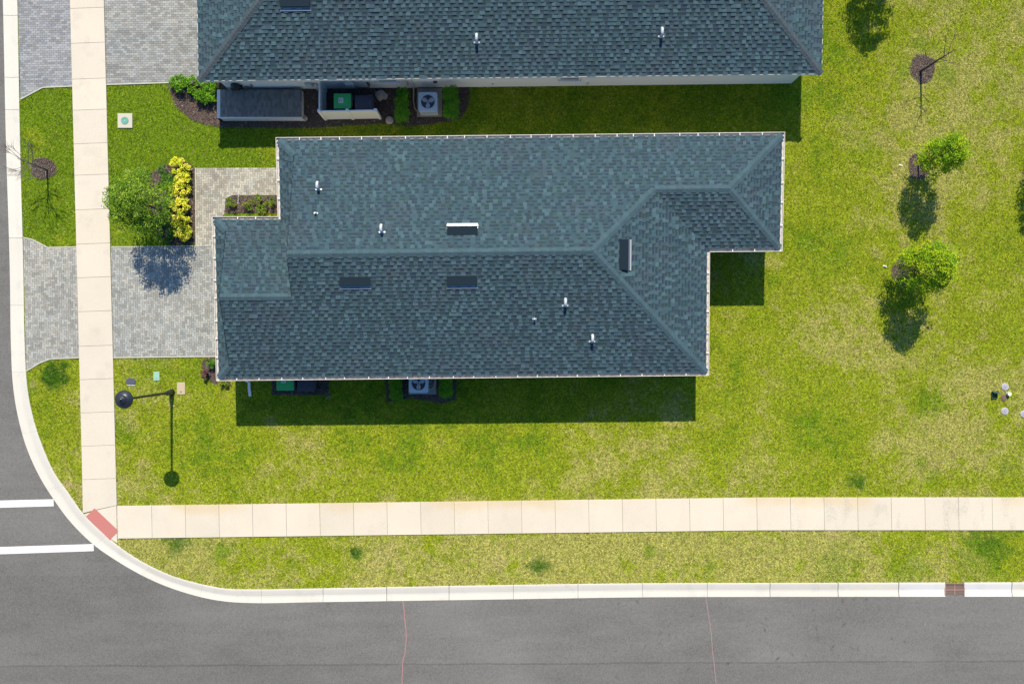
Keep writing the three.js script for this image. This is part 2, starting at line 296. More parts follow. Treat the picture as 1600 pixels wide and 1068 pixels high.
{ // kerb: separate cast lengths with open joints
  const kerb = structure('kerb', 'cream concrete kerb and gutter along the street corner', 'kerb');
  const near = (crv, x, y, h) => { const [X, Z] = at(x, y, h); let best = 0, bd = 1e9; for (let i = 0; i <= 2000; i++) { const p = crv.getPoint(i / 2000), d = (p.x - X) ** 2 + (p.z - Z) ** 2; if (d < bd) { bd = d; best = i / 2000; } } return best; };
  const joints = [[4, -270], [4, -172], [4, -75], [4.6, 23], [7, 121], [9, 171], [11, 273], [13, 371], [16, 476], [19, 581], [35, 677], [75, 765], [147, 851], [221, 898], [312, 932], [408, 941], [505, 940], [603, 938.5], [703, 937], [803, 935], [903, 934], [1005, 932.5], [1105, 932], [1205, 931.5], [1309, 931.5], [1405, 931.5], [1477, 931.5], [1508.5, 931.5], [1580, 931.5], [1680, 931], [1780, 931], [1880, 931]].map(([x, y]) => near(kerbOuter, x, y, -0.1));
  const prof = [[0, -0.076], [0.38, -0.084], [0.50, -0.076], [0.68, -0.042], [0.86, -0.010], [0.97, 0.002], [1.0, -0.006]];
  for (let k = 0; k + 1 < joints.length; k++) {
    if (k === 26) continue;                       // storm drain opening
    const a = joints[k] + 0.00006, b = joints[k + 1] - 0.00006, s = new Soup();
    const fresh = k === 25 || k === 27, t = fresh ? 1.12 : 1.05 + 0.09 * (hash(k, 1, 2) - 0.5), col = fresh ? [t * 0.98, t * 1.06, t * 1.24] : [t, t * 1.05, t * 1.13];
    const N = 14, rows = [];
    for (let i = 0; i <= N; i++) { const u = a + (b - a) * i / N, o = kerbOuter.getPoint(u), n = kerbInner.getPoint(u); rows.push(prof.map(([f, y]) => [o.x + (n.x - o.x) * f, y, o.z + (n.z - o.z) * f])); }
    for (let i = 0; i < N; i++) for (let j = 0; j + 1 < prof.length; j++) s.quad(rows[i][j], rows[i + 1][j], rows[i + 1][j + 1], rows[i][j + 1], col);
    for (const r of [rows[0], rows[N]]) for (let j = 0; j + 1 < prof.length; j++) s.quad(r[j], r[j + 1], [r[j + 1][0], -0.2, r[j + 1][2]], [r[j][0], -0.2, r[j][2]], col);
    for (const j of [0, prof.length - 1]) for (let i = 0; i < N; i++) s.quad(rows[i][j], rows[i + 1][j], [rows[i + 1][j][0], -0.2, rows[i + 1][j][2]], [rows[i][j][0], -0.2, rows[i][j][2]], col);
    part(kerb, 'kerb_segment', groundUV(s.build()), M.kerb);
  }
}
{ // storm drain grate
  const p = at(1492.5, 920.7, -0.05), g = thing('storm_drain', 'rusty brown storm drain grate set into the kerb', 'drain', [p[0], -0.12, p[1]]);
  part(g, 'pit', box(0.89, 0.02, 0.60, 0, -0.06, 0), M.pit);
  part(g, 'frame', merge([box(0.89, 0.11, 0.05, 0, 0, -0.275), box(0.89, 0.03, 0.05, 0, 0, 0.275), box(0.05, 0.07, 0.5, -0.42, 0, 0), box(0.05, 0.07, 0.5, 0.42, 0, 0)]), M.rustPale);
  part(g, 'crossbar', merge([box(0.05, 0.06, 0.5, 0, 0, 0), box(0.79, 0.062, 0.045, 0, 0.004, 0.02)]), M.rustPale);
  for (let i = 0; i < 14; i++) { const x = -0.36 + (i < 7 ? i : i + 1.2) * 0.0505; part(g, 'grate_bar', box(0.020, 0.045, 0.5, x, 0, 0), M.rust); }
}
// ---------------------------------------------------------------- sidewalks
const Y_WALK = 0.018;
{
  const walk = structure('sidewalk', 'cream concrete sidewalk running up past both driveways', 'sidewalk');
  const ys = [-288, -235, -182, -130, -77, -40, 12.5, 67, 123, 171.5, 224, 273, 327, 380.5, 433, 486, 540, 592, 644, 696, 748, 796];
  for (let i = 0; i + 1 < ys.length; i++) {
    const a = ys[i] + 0.17, b = ys[i + 1] - 0.17, t = 1 + 0.07 * (hash(i, 5, 5) - 0.5), w = 0.03 * (hash(i, 6, 5) - 0.5), last = i + 2 === ys.length;
    const poly = G([[swLeft(a), a + 1], [swRight(a), a - 1], [swRight(b), last ? 789 : b - 1], ...(last ? [[152, 795.5]] : []), [swLeft(b), last ? 801.5 : b + 1]]);
    part(walk, 'paving_slab', groundUV(slab(poly, -0.1, Y_WALK, [t, t, t * (1 + w)], 0.006)), M.concrete);
  }
  // corner ramp
  const ramp = G([[152.4, 796.2], [181.6, 789.6], [182.6, 848], [172, 841.5], [165, 836], [146, 818.5], [131, 803]]);
  part(walk, 'ramp_slab', groundUV(slab(ramp, -0.1, 0.008, [1.02, 1.02, 1.02], 0.004)), M.concrete);
  const pad = thing('tactile_pad', 'red tactile paving pad on the corner kerb ramp', 'tactile pad', [...[at(159.5, 818)[0]], 0.008, at(159.5, 818)[1]]);
  const P = G([[147.5, 793.5], [185, 829], [171.3, 843], [134, 806.5]]), o = at(159.5, 818);
  part(pad, 'plate', slab(P.map((q) => [q[0] - o[0], q[1] - o[1]]), 0, 0.012), M.red);
  const domes = []; for (let i = 1; i < 22; i++) for (let j = 1; j < 9; j++) { const u = i / 22, v = j / 9, q = [0, 1].map((k) => P[0][k] + (P[1][k] - P[0][k]) * u + (P[3][k] - P[0][k]) * v - o[k]); const d = cyl(0.013, 0.008, 0.006, q[0], 0.012, q[1], 5); domes.push(d); }
  part(pad, 'domes', merge(domes), M.red, { kind: 'stuff' });
}
{
  const walk = structure('sidewalk', 'cream concrete sidewalk running along the lower street', 'sidewalk');
  const xs = [182.8]; for (let x = 237; x < 1950; x += 52.55) xs.push(x);
  for (let i = 0; i + 1 < xs.length; i++) {
    const a = xs[i] + 0.16, b = xs[i + 1] - 0.16, t = 1 + 0.06 * (hash(i, 7, 5) - 0.5);
    part(walk, 'paving_slab', groundUV(slab(G([[a - 0.4, swTop(a)], [b - 0.4, swTop(b)], [b + 0.6, swBottom(b)], [a + 0.6, swBottom(a)]]), -0.1, Y_WALK + 0.003 * hash(i, 8, 1), [t, t * 0.995, t * 0.98], 0.006)), M.concrete);
  }
}
// ---------------------------------------------------------------- driveways of small concrete pavers
function paving(parent, poly, tones, mode, angle, y = 0.004) {
  const s = new Soup(), L = 0.2, W = 0.1, ca = Math.cos(angle), sa = Math.sin(angle);
  const xs = poly.map((p) => p[0] * ca + p[1] * sa), zs = poly.map((p) => -p[0] * sa + p[1] * ca);
  const x0 = Math.max(Math.min(...xs), -25), x1 = Math.max(...xs), z0 = Math.max(Math.min(...zs), -18.5), z1 = Math.max(...zs);
  const put = (x, z, w, h) => {
    const g = 0.004, c = [[x + g, z + g], [x + w - g, z + g], [x + w - g, z + h - g], [x + g, z + h - g]].map(([a, b]) => [a * ca - b * sa, a * sa + b * ca]);
    const q = clipBy(poly, c); if (q.length < 3 || Math.abs(area2(q)) < 2e-3) return;
    const p = area2(q) > 0 ? [...q].reverse() : q, yy = y + (rnd() - 0.5) * 0.003, b = tones(c[0][0], c[0][1]), k = 0.72 + 0.5 * rnd() + 0.18 * (fbm(x * 1.3, z * 1.3, 81, 2) - 0.5), hue = (rnd() - 0.5) * 0.08;
    const col = [b[0] * k * (1 + hue), b[1] * k, b[2] * k * (1 - hue)];
    s.fan(p.map(([a, d]) => [a, yy, d]), col);
    for (let i = 0; i < p.length; i++) { const e = p[i], f = p[(i + 1) % p.length]; s.quad([e[0], yy, e[1]], [e[0], yy - 0.012, e[1]], [f[0], yy - 0.012, f[1]], [f[0], yy, f[1]], col); }
  };
  if (mode === 'bond') { let r = 0; for (let z = z0; z < z1; z += W, r++) for (let x = x0 - (r % 2 ? L / 2 : 0); x < x1; x += L) put(x, z, L, W); }
  else { // ninety degree herringbone, drawn on a W grid
    const i0 = Math.floor(x0 / W) - 3, i1 = Math.ceil(x1 / W) + 1, j0 = Math.floor(z0 / W) - 3, j1 = Math.ceil(z1 / W) + 1;
    for (let j = j0; j < j1; j++) for (let i = i0; i < i1; i++) { const m = (((i - j) % 4) + 4) % 4; if (m === 0) put(i * W, j * W, L, W); else if (m === 2) put(i * W, (j - 1) * W + W * 0, W, L); }
  }
  part(parent, 'paver_bed', sheet(poly, -0.018), M.sand);
  part(parent, 'pavers', s.build(), M.paver, { kind: 'stuff' });
}
const edging = (parent, pts, w = 0.05) => { for (let i = 0; i + 1 < pts.length; i++) { const a = at(...pts[i]), b = at(...pts[i + 1]), l = Math.hypot(b[0] - a[0], b[1] - a[1]); const g = box(l, 0.03, w, 0, -0.018, 0); g.rotateY(-Math.atan2(b[1] - a[1], b[0] - a[0])); g.translate((a[0] + b[0]) / 2, 0, (a[1] + b[1]) / 2); part(parent, 'edging', g, M.edging); } };
{
  const d = structure('driveway_pavement', 'grey paver driveway in front of the lower house', 'driveway');
  const tone = (x, z) => { const p = fbm(x * 0.5, z * 0.5, 90, 2); return mix3([0.275, 0.295, 0.275], [0.33, 0.335, 0.30], p); };
  paving(d, drive.apron, (x, z) => mix3([0.29, 0.295, 0.265], [0.335, 0.335, 0.295], fbm(x, z, 92, 2)), 'herring', -0.01);
  paving(d, drive.main, tone, 'herring', -0.012);
  edging(d, [[36, 371], [50, 374], [74, 386.5], [119, 385.5]]); edging(d, [[40.5, 579.5], [62, 566.5], [78, 560.5], [123, 558.5]]); edging(d, [[174, 385.5], [306, 384]], 0.04); edging(d, [[177, 558.5], [338, 556.5]]);
  const w = structure('front_path', 'pale paver walkway to the front door beside yellow shrubs', 'path');
  paving(w, drive.walk, (x, z) => mix3([0.335, 0.325, 0.265], [0.37, 0.36, 0.30], fbm(x, z, 94, 2)), 'herring', -0.01, 0.006);
  edging(w, [[305, 262], [306, 384]], 0.04);
  const n = structure('driveway_pavement', 'blue grey paver driveway in front of the upper house', 'driveway');
  const tn = (x, z) => mix3([0.24, 0.255, 0.245], [0.295, 0.30, 0.275], fbm(x * 0.6, z * 0.6, 96, 2));
  paving(n, nDrive.apron, (x, z) => mix3([0.225, 0.24, 0.25], [0.26, 0.27, 0.27], fbm(x * 0.6, z * 0.6, 97, 2)), 'bond', -0.02); paving(n, nDrive.main, tn, 'bond', -0.012);
  edging(n, [[31.5, 155], [66, 136.5], [112.5, 134.5]]); edging(n, [[166, 132], [330, 127]]);
}
// ---------------------------------------------------------------- houses
const H0 = 2.57, PITCH = 0.36;
const plane = (p, q) => { const l = Math.hypot(q[0] - p[0], q[1] - p[1]), d = [(q[0] - p[0]) / l, (q[1] - p[1]) / l], n = [-d[1], d[0]]; return { p, d, n, a: PITCH * n[0], b: PITCH * n[1], c: H0 + 0.04 - PITCH * (n[0] * p[0] + n[1] * p[1]), f(x, z) { return this.a * x + this.b * z + this.c; } }; };
const solve2 = (a1, b1, c1, a2, b2, c2) => { const D = a1 * b2 - a2 * b1; return [(c1 * b2 - c2 * b1) / D, (a1 * c2 - a2 * c1) / D]; };
const meet3 = (P, Q, R) => solve2(P.a - Q.a, P.b - Q.b, Q.c - P.c, P.a - R.a, P.b - R.b, R.c - P.c);
const meetLine = (P, Q, L) => solve2(P.a - Q.a, P.b - Q.b, Q.c - P.c, L.n[0], L.n[1], L.k);       // L: n . x = k
const onLine = (P, h, L) => solve2(P.a, P.b, h - P.c, L.n[0], L.n[1], L.k);
const up = (P, q) => [q[0], P.f(q[0], q[1]), q[1]];
const frame = (P) => { const t = new THREE.Vector3(P.n[0], PITCH, P.n[1]).normalize(), s = new THREE.Vector3(P.d[0], 0, P.d[1]), n = new THREE.Vector3().crossVectors(t, s).normalize(); if (n.y < 0) n.negate(); return { s, t, n, o: new THREE.Vector3(P.p[0], P.f(P.p[0], P.p[1]), P.p[1]) }; };
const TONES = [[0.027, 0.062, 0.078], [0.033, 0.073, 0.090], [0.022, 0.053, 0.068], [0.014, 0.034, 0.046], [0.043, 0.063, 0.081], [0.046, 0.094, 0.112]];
function roofPlane(house, P, plan, limit, tiles = true) {     // plan: polygon in [x, z] on plane P
  const F = frame(P), S = new Soup(), EXP = 0.153, q3 = plan.map((q) => new THREE.Vector3(...up(P, q)));
  const st = q3.map((v) => { const w = v.clone().sub(F.o); return [w.dot(F.s), w.dot(F.t)]; });
  const W = (s, t, h) => F.o.clone().addScaledVector(F.s, s).addScaledVector(F.t, t).addScaledVector(F.n, h).toArray();
  const deck = new Soup(), tr = THREE.ShapeUtils.triangulateShape(st.map((p) => new THREE.Vector2(p[0], p[1])), []);
  for (const [a, b, c] of tr) { deck.tri(W(...st[a], 0), W(...st[b], 0), W(...st[c], 0), [1, 1, 1]); }
  part(house, 'roof_deck', deck.build(), M.deck);
  if (!tiles) return;
  const s0 = Math.min(...st.map((p) => p[0])) - 0.3, s1 = Math.max(...st.map((p) => p[0])), t1 = Math.max(...st.map((p) => p[1]));
  let row = 0;
  for (let t = -0.015; t < t1; t += EXP, row++) {
    let s = s0 - rnd() * 0.3, raised = rnd() < 0.5, mood = 0;
    while (s < s1) {
      const w = raised ? rr(0.13, 0.21) : rr(0.11, 0.24), rc = [[s + 0.002, t], [s + w - 0.002, t], [s + w - 0.002, t + EXP * 1.04], [s + 0.002, t + EXP * 1.04]];
      const cx = W(s, t, 0);
      if (!limit || limit(cx)) {
        const q = clipBy(st, rc);
        if (q.length >= 3 && Math.abs(area2(q)) > 2e-4) {
          const th = raised ? 0.030 : 0.008, hh = (tt) => 0.0015 + th * (1 - clamp((tt - t) / (EXP * 1.05)) * 0.93);
          mood = fbm(cx[0] * 1.7 + row * 0.13, cx[2] * 1.7, 110, 2);
          const pick = raised ? (rnd() < 0.6 ? 1 : rnd() < 0.6 ? 5 : 0) : (rnd() < 0.5 ? 0 : rnd() < 0.6 ? 1 : 2), k = (0.84 + 0.3 * rnd()) * (0.94 + 0.12 * mood), purple = sm(0.55, 0.8, fbm(cx[0] * 1.1, cx[2] * 1.1, 120, 2));
          let col = mix3(TONES[pick], TONES[4], purple * 0.45).map((v) => v * k);
          const top = q.map(([a, b]) => W(a, b, hh(b))), bot = q.map(([a, b]) => W(a, b, -0.001));
          if (raised) S.fan(top, col);
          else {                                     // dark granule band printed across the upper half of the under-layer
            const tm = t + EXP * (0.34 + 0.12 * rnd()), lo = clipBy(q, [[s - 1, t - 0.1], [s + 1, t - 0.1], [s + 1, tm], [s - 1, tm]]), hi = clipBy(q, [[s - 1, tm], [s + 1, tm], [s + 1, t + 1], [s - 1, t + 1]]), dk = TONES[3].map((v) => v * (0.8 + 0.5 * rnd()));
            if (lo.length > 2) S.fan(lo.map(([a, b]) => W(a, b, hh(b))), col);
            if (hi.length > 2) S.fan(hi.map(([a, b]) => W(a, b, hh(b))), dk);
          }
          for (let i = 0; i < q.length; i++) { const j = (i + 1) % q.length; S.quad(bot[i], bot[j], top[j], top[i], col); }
        }
      }
      s += w; raised = rnd() < 0.86 ? !raised : raised;
    }
  }
  const m = part(house, 'shingle_courses', S.build(), M.shingle, { kind: 'stuff' });
  return m;
}
function ridgeCap(house, a, b, P, Q, tint = [0.040, 0.082, 0.099]) {      // overlapping bent cap shingles from a to b (3-D), covering planes P and Q
  const A = new THREE.Vector3(...a), B = new THREE.Vector3(...b), len = A.distanceTo(B), d = B.clone().sub(A).divideScalar(len), S = new Soup();
  const wing = (R, other) => { const F = frame(R), w = d.clone().cross(F.n).normalize(); const mid = A.clone().lerp(B, 0.5).addScaledVector(w, 0.1); if (R.f(mid.x, mid.z) > other.f(mid.x, mid.z)) w.negate(); return { w, n: F.n }; };
  const w1 = wing(P, Q), w2 = wing(Q, P);
  for (let t = 0; t < len; t += 0.145) {
    const e = Math.min(len, t + 0.16), k = 1.0 + 0.22 * (rnd() - 0.5), col = tint.map((v) => v * k);
    const P0 = A.clone().addScaledVector(d, t), P1 = A.clone().addScaledVector(d, e);
    const hi = 0.034, lo = 0.022, up = w1.n.clone().add(w2.n).normalize();
    const c0 = P0.clone().addScaledVector(up, hi), c1 = P1.clone().addScaledVector(up, lo);
    for (const w of [w1, w2]) {
      const e0 = P0.clone().addScaledVector(w.w, 0.15).addScaledVector(w.n, hi - 0.008), e1 = P1.clone().addScaledVector(w.w, 0.15).addScaledVector(w.n, lo - 0.004), z0 = e0.clone().addScaledVector(w.n, -hi), z1 = e1.clone().addScaledVector(w.n, -hi), g0 = P0.clone();
      S.quad(c0.toArray(), e0.toArray(), e1.toArray(), c1.toArray(), col); S.quad(e0.toArray(), z0.toArray(), z1.toArray(), e1.toArray(), col); S.quad(c0.toArray(), g0.toArray(), z0.toArray(), e0.toArray(), col);
    }
  }
  part(house, 'ridge_cap', S.build(), M.shingle, { kind: 'stuff' });
}
function sweep(profile, path, i0, i1, closed = true) {       // profile [[inward offset, y]], one straight edge of a mitred path
  const s = new Soup(), ra = [], rb = [], n = profile.length;
  for (const [o, y] of profile) { const q = offsetPoly(path, o); ra.push([q[i0][0], y, q[i0][1]]); rb.push([q[i1][0], y, q[i1][1]]); }
  for (let k = 0; k < n; k++) { const l = (k + 1) % n; s.quad(ra[k], ra[l], rb[l], rb[k], [1, 1, 1]); }
  const cap = THREE.ShapeUtils.triangulateShape(profile.map((p) => new THREE.Vector2(p[0], p[1])), []);
  for (const r of [ra, rb]) for (const [a, b, c] of cap) s.tri(r[a], r[b], r[c], [1, 1, 1]);
  return s.build();
}
const gutterProfile = [[0, 2.45], [0, 2.575], [0.014, 2.575], [0.014, 2.475], [0.142, 2.475], [0.142, 2.56], [0.156, 2.56], [0.156, 2.45]];
const gutterProfileCut = gutterProfile;
function vent(house, P, px, py) {            // off-ridge vent: hood with an open downslope mouth over a metal flange
  let q = at(px, py, 3); for (let i = 0; i < 6; i++) q = at(px, py, P.f(q[0], q[1]));
  const F = frame(P), g = new THREE.Group(); g.name = 'roof_vent';
  g.matrixAutoUpdate = true; g.position.set(q[0], P.f(q[0], q[1]), q[1]); g.quaternion.setFromRotationMatrix(new THREE.Matrix4().makeBasis(F.n.clone().cross(F.t).normalize(), F.n, F.t.clone()));
  const s = new Soup(), w = 0.61, c = [1, 1, 1], t0 = 0.24, t1 = -0.10, h0 = 0.03, h1 = 0.15;
  const a = [-w, h0, t0], b = [w, h0, t0], d = [w, h1, t1], e = [-w, h1, t1], z = (p) => [p[0], 0, p[2]];
  s.quad(a, b, d, e, c); s.quad(a, z(a), z(b), b, c); s.quad(a, e, z(e), z(a), c); s.quad(b, z(b), z(d), d, c);
  s.quad(e, d, [w, h1 - 0.03, t1 - 0.02], [-w, h1 - 0.03, t1 - 0.02], c);
  part(g, 'hood', s.build(), M.charcoal);
  part(g, 'flange', box(1.24, 0.012, 0.20, 0, 0.016, -0.15), M.galv);
  part(g, 'lip', box(1.24, 0.04, 0.025, 0, 0.016, -0.255), M.lead);
  house.add(g);
}
function pipe(house, P, px, py, small) {
  let q = at(px, py, 3); for (let i = 0; i < 6; i++) q = at(px, py, P.f(q[0], q[1]));
  const y = P.f(q[0], q[1]), g = new THREE.Group(); g.name = small ? 'drain_vent_pipe' : 'gooseneck_vent'; g.position.set(q[0], y, q[1]);
  const F = frame(P), fl = box(small ? 0.17 : 0.26, 0.012, small ? 0.06 : 0.07); fl.applyMatrix4(new THREE.Matrix4().makeBasis(F.s, F.n, F.s.clone().cross(F.n)));
  fl.translate(0, 0.02, 0);
  part(g, 'flashing', fl, M.lead);
  if (small) part(g, 'pipe', merge([cyl(0.045, 0.036, 0.18, 0, 0, 0, 10)]), M.lead);
  else part(g, 'pipe', merge([tube([[0, -0.02, 0], [0, 0.18, 0], [0, 0.30, -0.03], [0, 0.34, -0.12], [0, 0.325, -0.21], [0, 0.24, -0.25]], 0.062, 18, 10), cyl(0.075, 0.066, 0.08, 0, 0, 0, 10)]), M.lead);
  house.add(g);
}
function windowUnit(house, x, z, w, y0, y1, nx, nz) {     // centre on the wall face, outward normal (nx, nz)
  const g = new THREE.Group(); g.name = 'window'; g.position.set(x, 0, z); g.rotation.y = Math.atan2(nx, nz);
  part(g, 'frame', merge([box(w, 0.06, 0.07, 0, y1 - 0.06, 0.02), box(w, 0.06, 0.07, 0, y0, 0.02), box(0.06, y1 - y0 - 0.12, 0.07, -w / 2 + 0.03, y0 + 0.06, 0.02), box(0.06, y1 - y0 - 0.12, 0.07, w / 2 - 0.03, y0 + 0.06, 0.02), box(w - 0.12, 0.04, 0.05, 0, (y0 + y1) / 2, 0.02)]), M.white);
  part(g, 'pane', box(w - 0.12, y1 - y0 - 0.12, 0.012, 0, y0 + 0.06, 0.012), M.glass);
  part(g, 'sill', box(w + 0.12, 0.05, 0.12, 0, y0 - 0.055, 0.05), M.stucco);
  house.add(g);
}
console.log('houses');
const house = thing('house', 'lower single storey house with dark slate shingle roof edged in white gutters', 'house');
{
  const out = [[430.5, 214.5], [1227, 206], [1222.8, 392.5], [1109.5, 393.5], [1108, 586.5], [337.4, 594.8], [331, 338], [433.5, 338]].map(([x, y]) => at(x, y, H0));
  const eave = offsetPoly(out, 0.135);
  const [A, B, C, D, E, F, Gg, Hh] = eave;
  const pN = plane(A, B), pE2 = plane(B, C), pS2 = plane(C, D), pE = plane(D, E), pS = plane(E, F), pGW = plane(F, Gg), pGN = plane(Gg, Hh), pW = plane(Hh, A);
  const rakeG = { n: pGW.n, k: pGW.n[0] * F[0] + pGW.n[1] * F[1] + 0.50 }, rakeM = { n: pW.n, k: pW.n[0] * A[0] + pW.n[1] * A[1] + 0.68 };
  const R1 = meet3(pN, pS, pE), R2 = meet3(pN, pE, pS2), R3 = meet3(pN, pE2, pS2);
  const a1 = meetLine(pN, pW, rakeM), Rg = meetLine(pN, pS, rakeM), s1 = meetLine(pW, pGN, rakeM);
  const q1 = meetLine(pGN, pS, rakeM), Rgg = meetLine(pGN, pS, rakeG), g1 = meetLine(pGN, pGW, rakeG), f1 = meetLine(pS, pGW, rakeG);
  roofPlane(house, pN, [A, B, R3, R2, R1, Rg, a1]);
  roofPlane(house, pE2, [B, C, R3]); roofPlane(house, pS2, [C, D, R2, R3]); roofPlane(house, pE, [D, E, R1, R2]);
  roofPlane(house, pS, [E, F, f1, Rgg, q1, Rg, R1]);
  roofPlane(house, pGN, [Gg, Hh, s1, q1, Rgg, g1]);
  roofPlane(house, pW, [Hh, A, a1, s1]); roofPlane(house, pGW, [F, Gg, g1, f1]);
  const cap = (P, Q, a, b) => ridgeCap(house, up(P, a), up(P, b), P, Q);
  cap(pN, pE2, B, R3); cap(pS2, pE2, C, R3); cap(pN, pS2, R3, R2); cap(pN, pE, R2, R1); cap(pS, pE, E, R1); cap(pN, pS, R1, Rg); cap(pGN, pS, q1, Rgg); cap(pN, pW, A, a1); cap(pGN, pGW, Gg, g1); cap(pS, pGW, F, f1);
  // gable walls over the two hip skirts, with thin rake boards
  const wall3 = (pts) => { const s = new Soup(); s.fan(pts, [1, 1, 1]); return s.build(); };
  const inx = (p, L, d) => [p[0] + L.n[0] * d, p[1], p[2] + L.n[1] * d];
  part(house, 'gable_wall', wall3([up(pN, a1), up(pN, Rg), up(pS, q1), up(pGN, s1)].map((p) => inx([p[0], p[1] - 0.01, p[2]], rakeM, 0.06))), M.stuccoWarm);
  part(house, 'gable_wall', wall3([up(pGN, g1), up(pS, Rgg), up(pS, f1)].map((p) => inx([p[0], p[1] - 0.01, p[2]], rakeG, 0.06))), M.stuccoWarm);
  const rake = (p, q, L) => { const s = new Soup(), a = inx(p, L, -0.012), b = inx(q, L, -0.012), a2 = inx(p, L, 0.012), b2 = inx(q, L, 0.012), dn = (v, k) => [v[0], v[1] + k, v[2]]; s.quad(dn(a, 0.018), dn(b, 0.018), dn(b, -0.1), dn(a, -0.1), [1, 1, 1]); s.quad(dn(a2, 0.018), dn(b2, 0.018), dn(b2, -0.1), dn(a2, -0.1), [1, 1, 1]); s.quad(dn(a, 0.018), dn(b, 0.018), dn(b2, 0.018), dn(a2, 0.018), [1, 1, 1]); part(house, 'rake_board', s.build(), M.charcoal); };
  rake(up(pN, a1), up(pN, Rg), rakeM); rake(up(pS, Rg), up(pS, q1), rakeM); rake(up(pGN, g1), up(pGN, Rgg), rakeG); rake(up(pS, Rgg), up(pS, f1), rakeG);
  // gutters with hangers
  const gp = [...out];
  for (let i = 0; i < 8; i++) {
    const j = (i + 1) % 8; let path = gp;
    const gut = part(house, 'gutter', sweep(gutterProfile, path, i, j), M.gutter);
    const a = offsetPoly(gp, 0.072)[i], b = offsetPoly(gp, 0.072)[j], l = Math.hypot(b[0] - a[0], b[1] - a[1]), n = Math.max(2, Math.round(l / 0.88)), ang = Math.atan2(b[1] - a[1], b[0] - a[0]);
    for (let k = 1; k < n; k++) { const t = (k + (hash(k, i, 9) - 0.5) * 0.25) / n, g = box(0.035, 0.016, 0.13); g.rotateY(-ang); g.translate(a[0] + (b[0] - a[0]) * t, 2.563, a[1] + (b[1] - a[1]) * t); part(gut, 'hanger', g, M.white); }
    part(gut, 'trough_floor', sweep([[0.018, 2.476], [0.018, 2.482], [0.138, 2.482], [0.138, 2.476]], path, i, j), M.trough);
  }
  const fas = offsetPoly(out, 0.158);
  part(house, 'soffit', slab(fas, 2.40, 2.43), M.white);
  const wl = offsetPoly(out, 0.52), prof = [[0, -0.1], [0, 2.40], [0.15, 2.40], [0.15, -0.1]];
  for (let i = 0; i < 8; i++) part(house, 'wall', sweep(prof, wl, i, (i + 1) % 8), M.stuccoWarm);
  // openings: garage door to the street, front door, side windows
  const mid = (i, t) => { const a = wl[i], b = wl[(i + 1) % 8]; return [a[0] + (b[0] - a[0]) * t, a[1] + (b[1] - a[1]) * t]; };
  const gd = new THREE.Group(); gd.name = 'garage_door'; const m5 = mid(5, 0.5); gd.position.set(m5[0], 0, m5[1]); gd.rotation.y = -Math.PI / 2;
  for (let k = 0; k < 4; k++) part(gd, 'door_panel', rbox(4.7, 0.54, 0.05, 0, 0.02 + k * 0.55, 0.03), M.white); house.add(gd);
  const m7 = mid(7, 0.4), fd = part(house, 'front_door', box(0.06, 2.05, 1.0, m7[0] - 0.03, 0.01, m7[1]), M.charcoal);
  for (const t of [0.2, 0.45, 0.75]) { const m = mid(4, t); windowUnit(house, m[0], m[1], 0.9, 0.95, 2.1, 0, 1); }
  for (const t of [0.25, 0.6, 0.85]) { const m = mid(0, t); windowUnit(house, m[0], m[1], 0.9, 0.95, 2.1, 0, -1); }
  { const m = mid(1, 0.5); windowUnit(house, m[0], m[1], 1.5, 0.6, 2.1, 1, 0); } { const m = mid(3, 0.5); windowUnit(house, m[0], m[1], 2.4, 0.1, 2.1, 1, 0); }
  for (const [x, y] of [[555, 441], [722, 440]]) vent(house, pS, x, y); vent(house, pN, 722.5, 359); vent(house, pE, 976, 398);
  for (const [x, y] of [[498, 296], [597, 362.5]]) pipe(house, pN, x, y); pipe(house, pN, 493.5, 333, true);
  for (const [x, y] of [[883, 477], [925, 533]]) pipe(house, pS, x, y); pipe(house, pS, 835, 498, true);
  house.userData.wall = undefined; delete house.userData.wall;
  var houseWalls = wl;
}
const neighbor = thing('house', 'upper house cut off by the top of the picture with dark hip roof', 'house');
let nWalls;
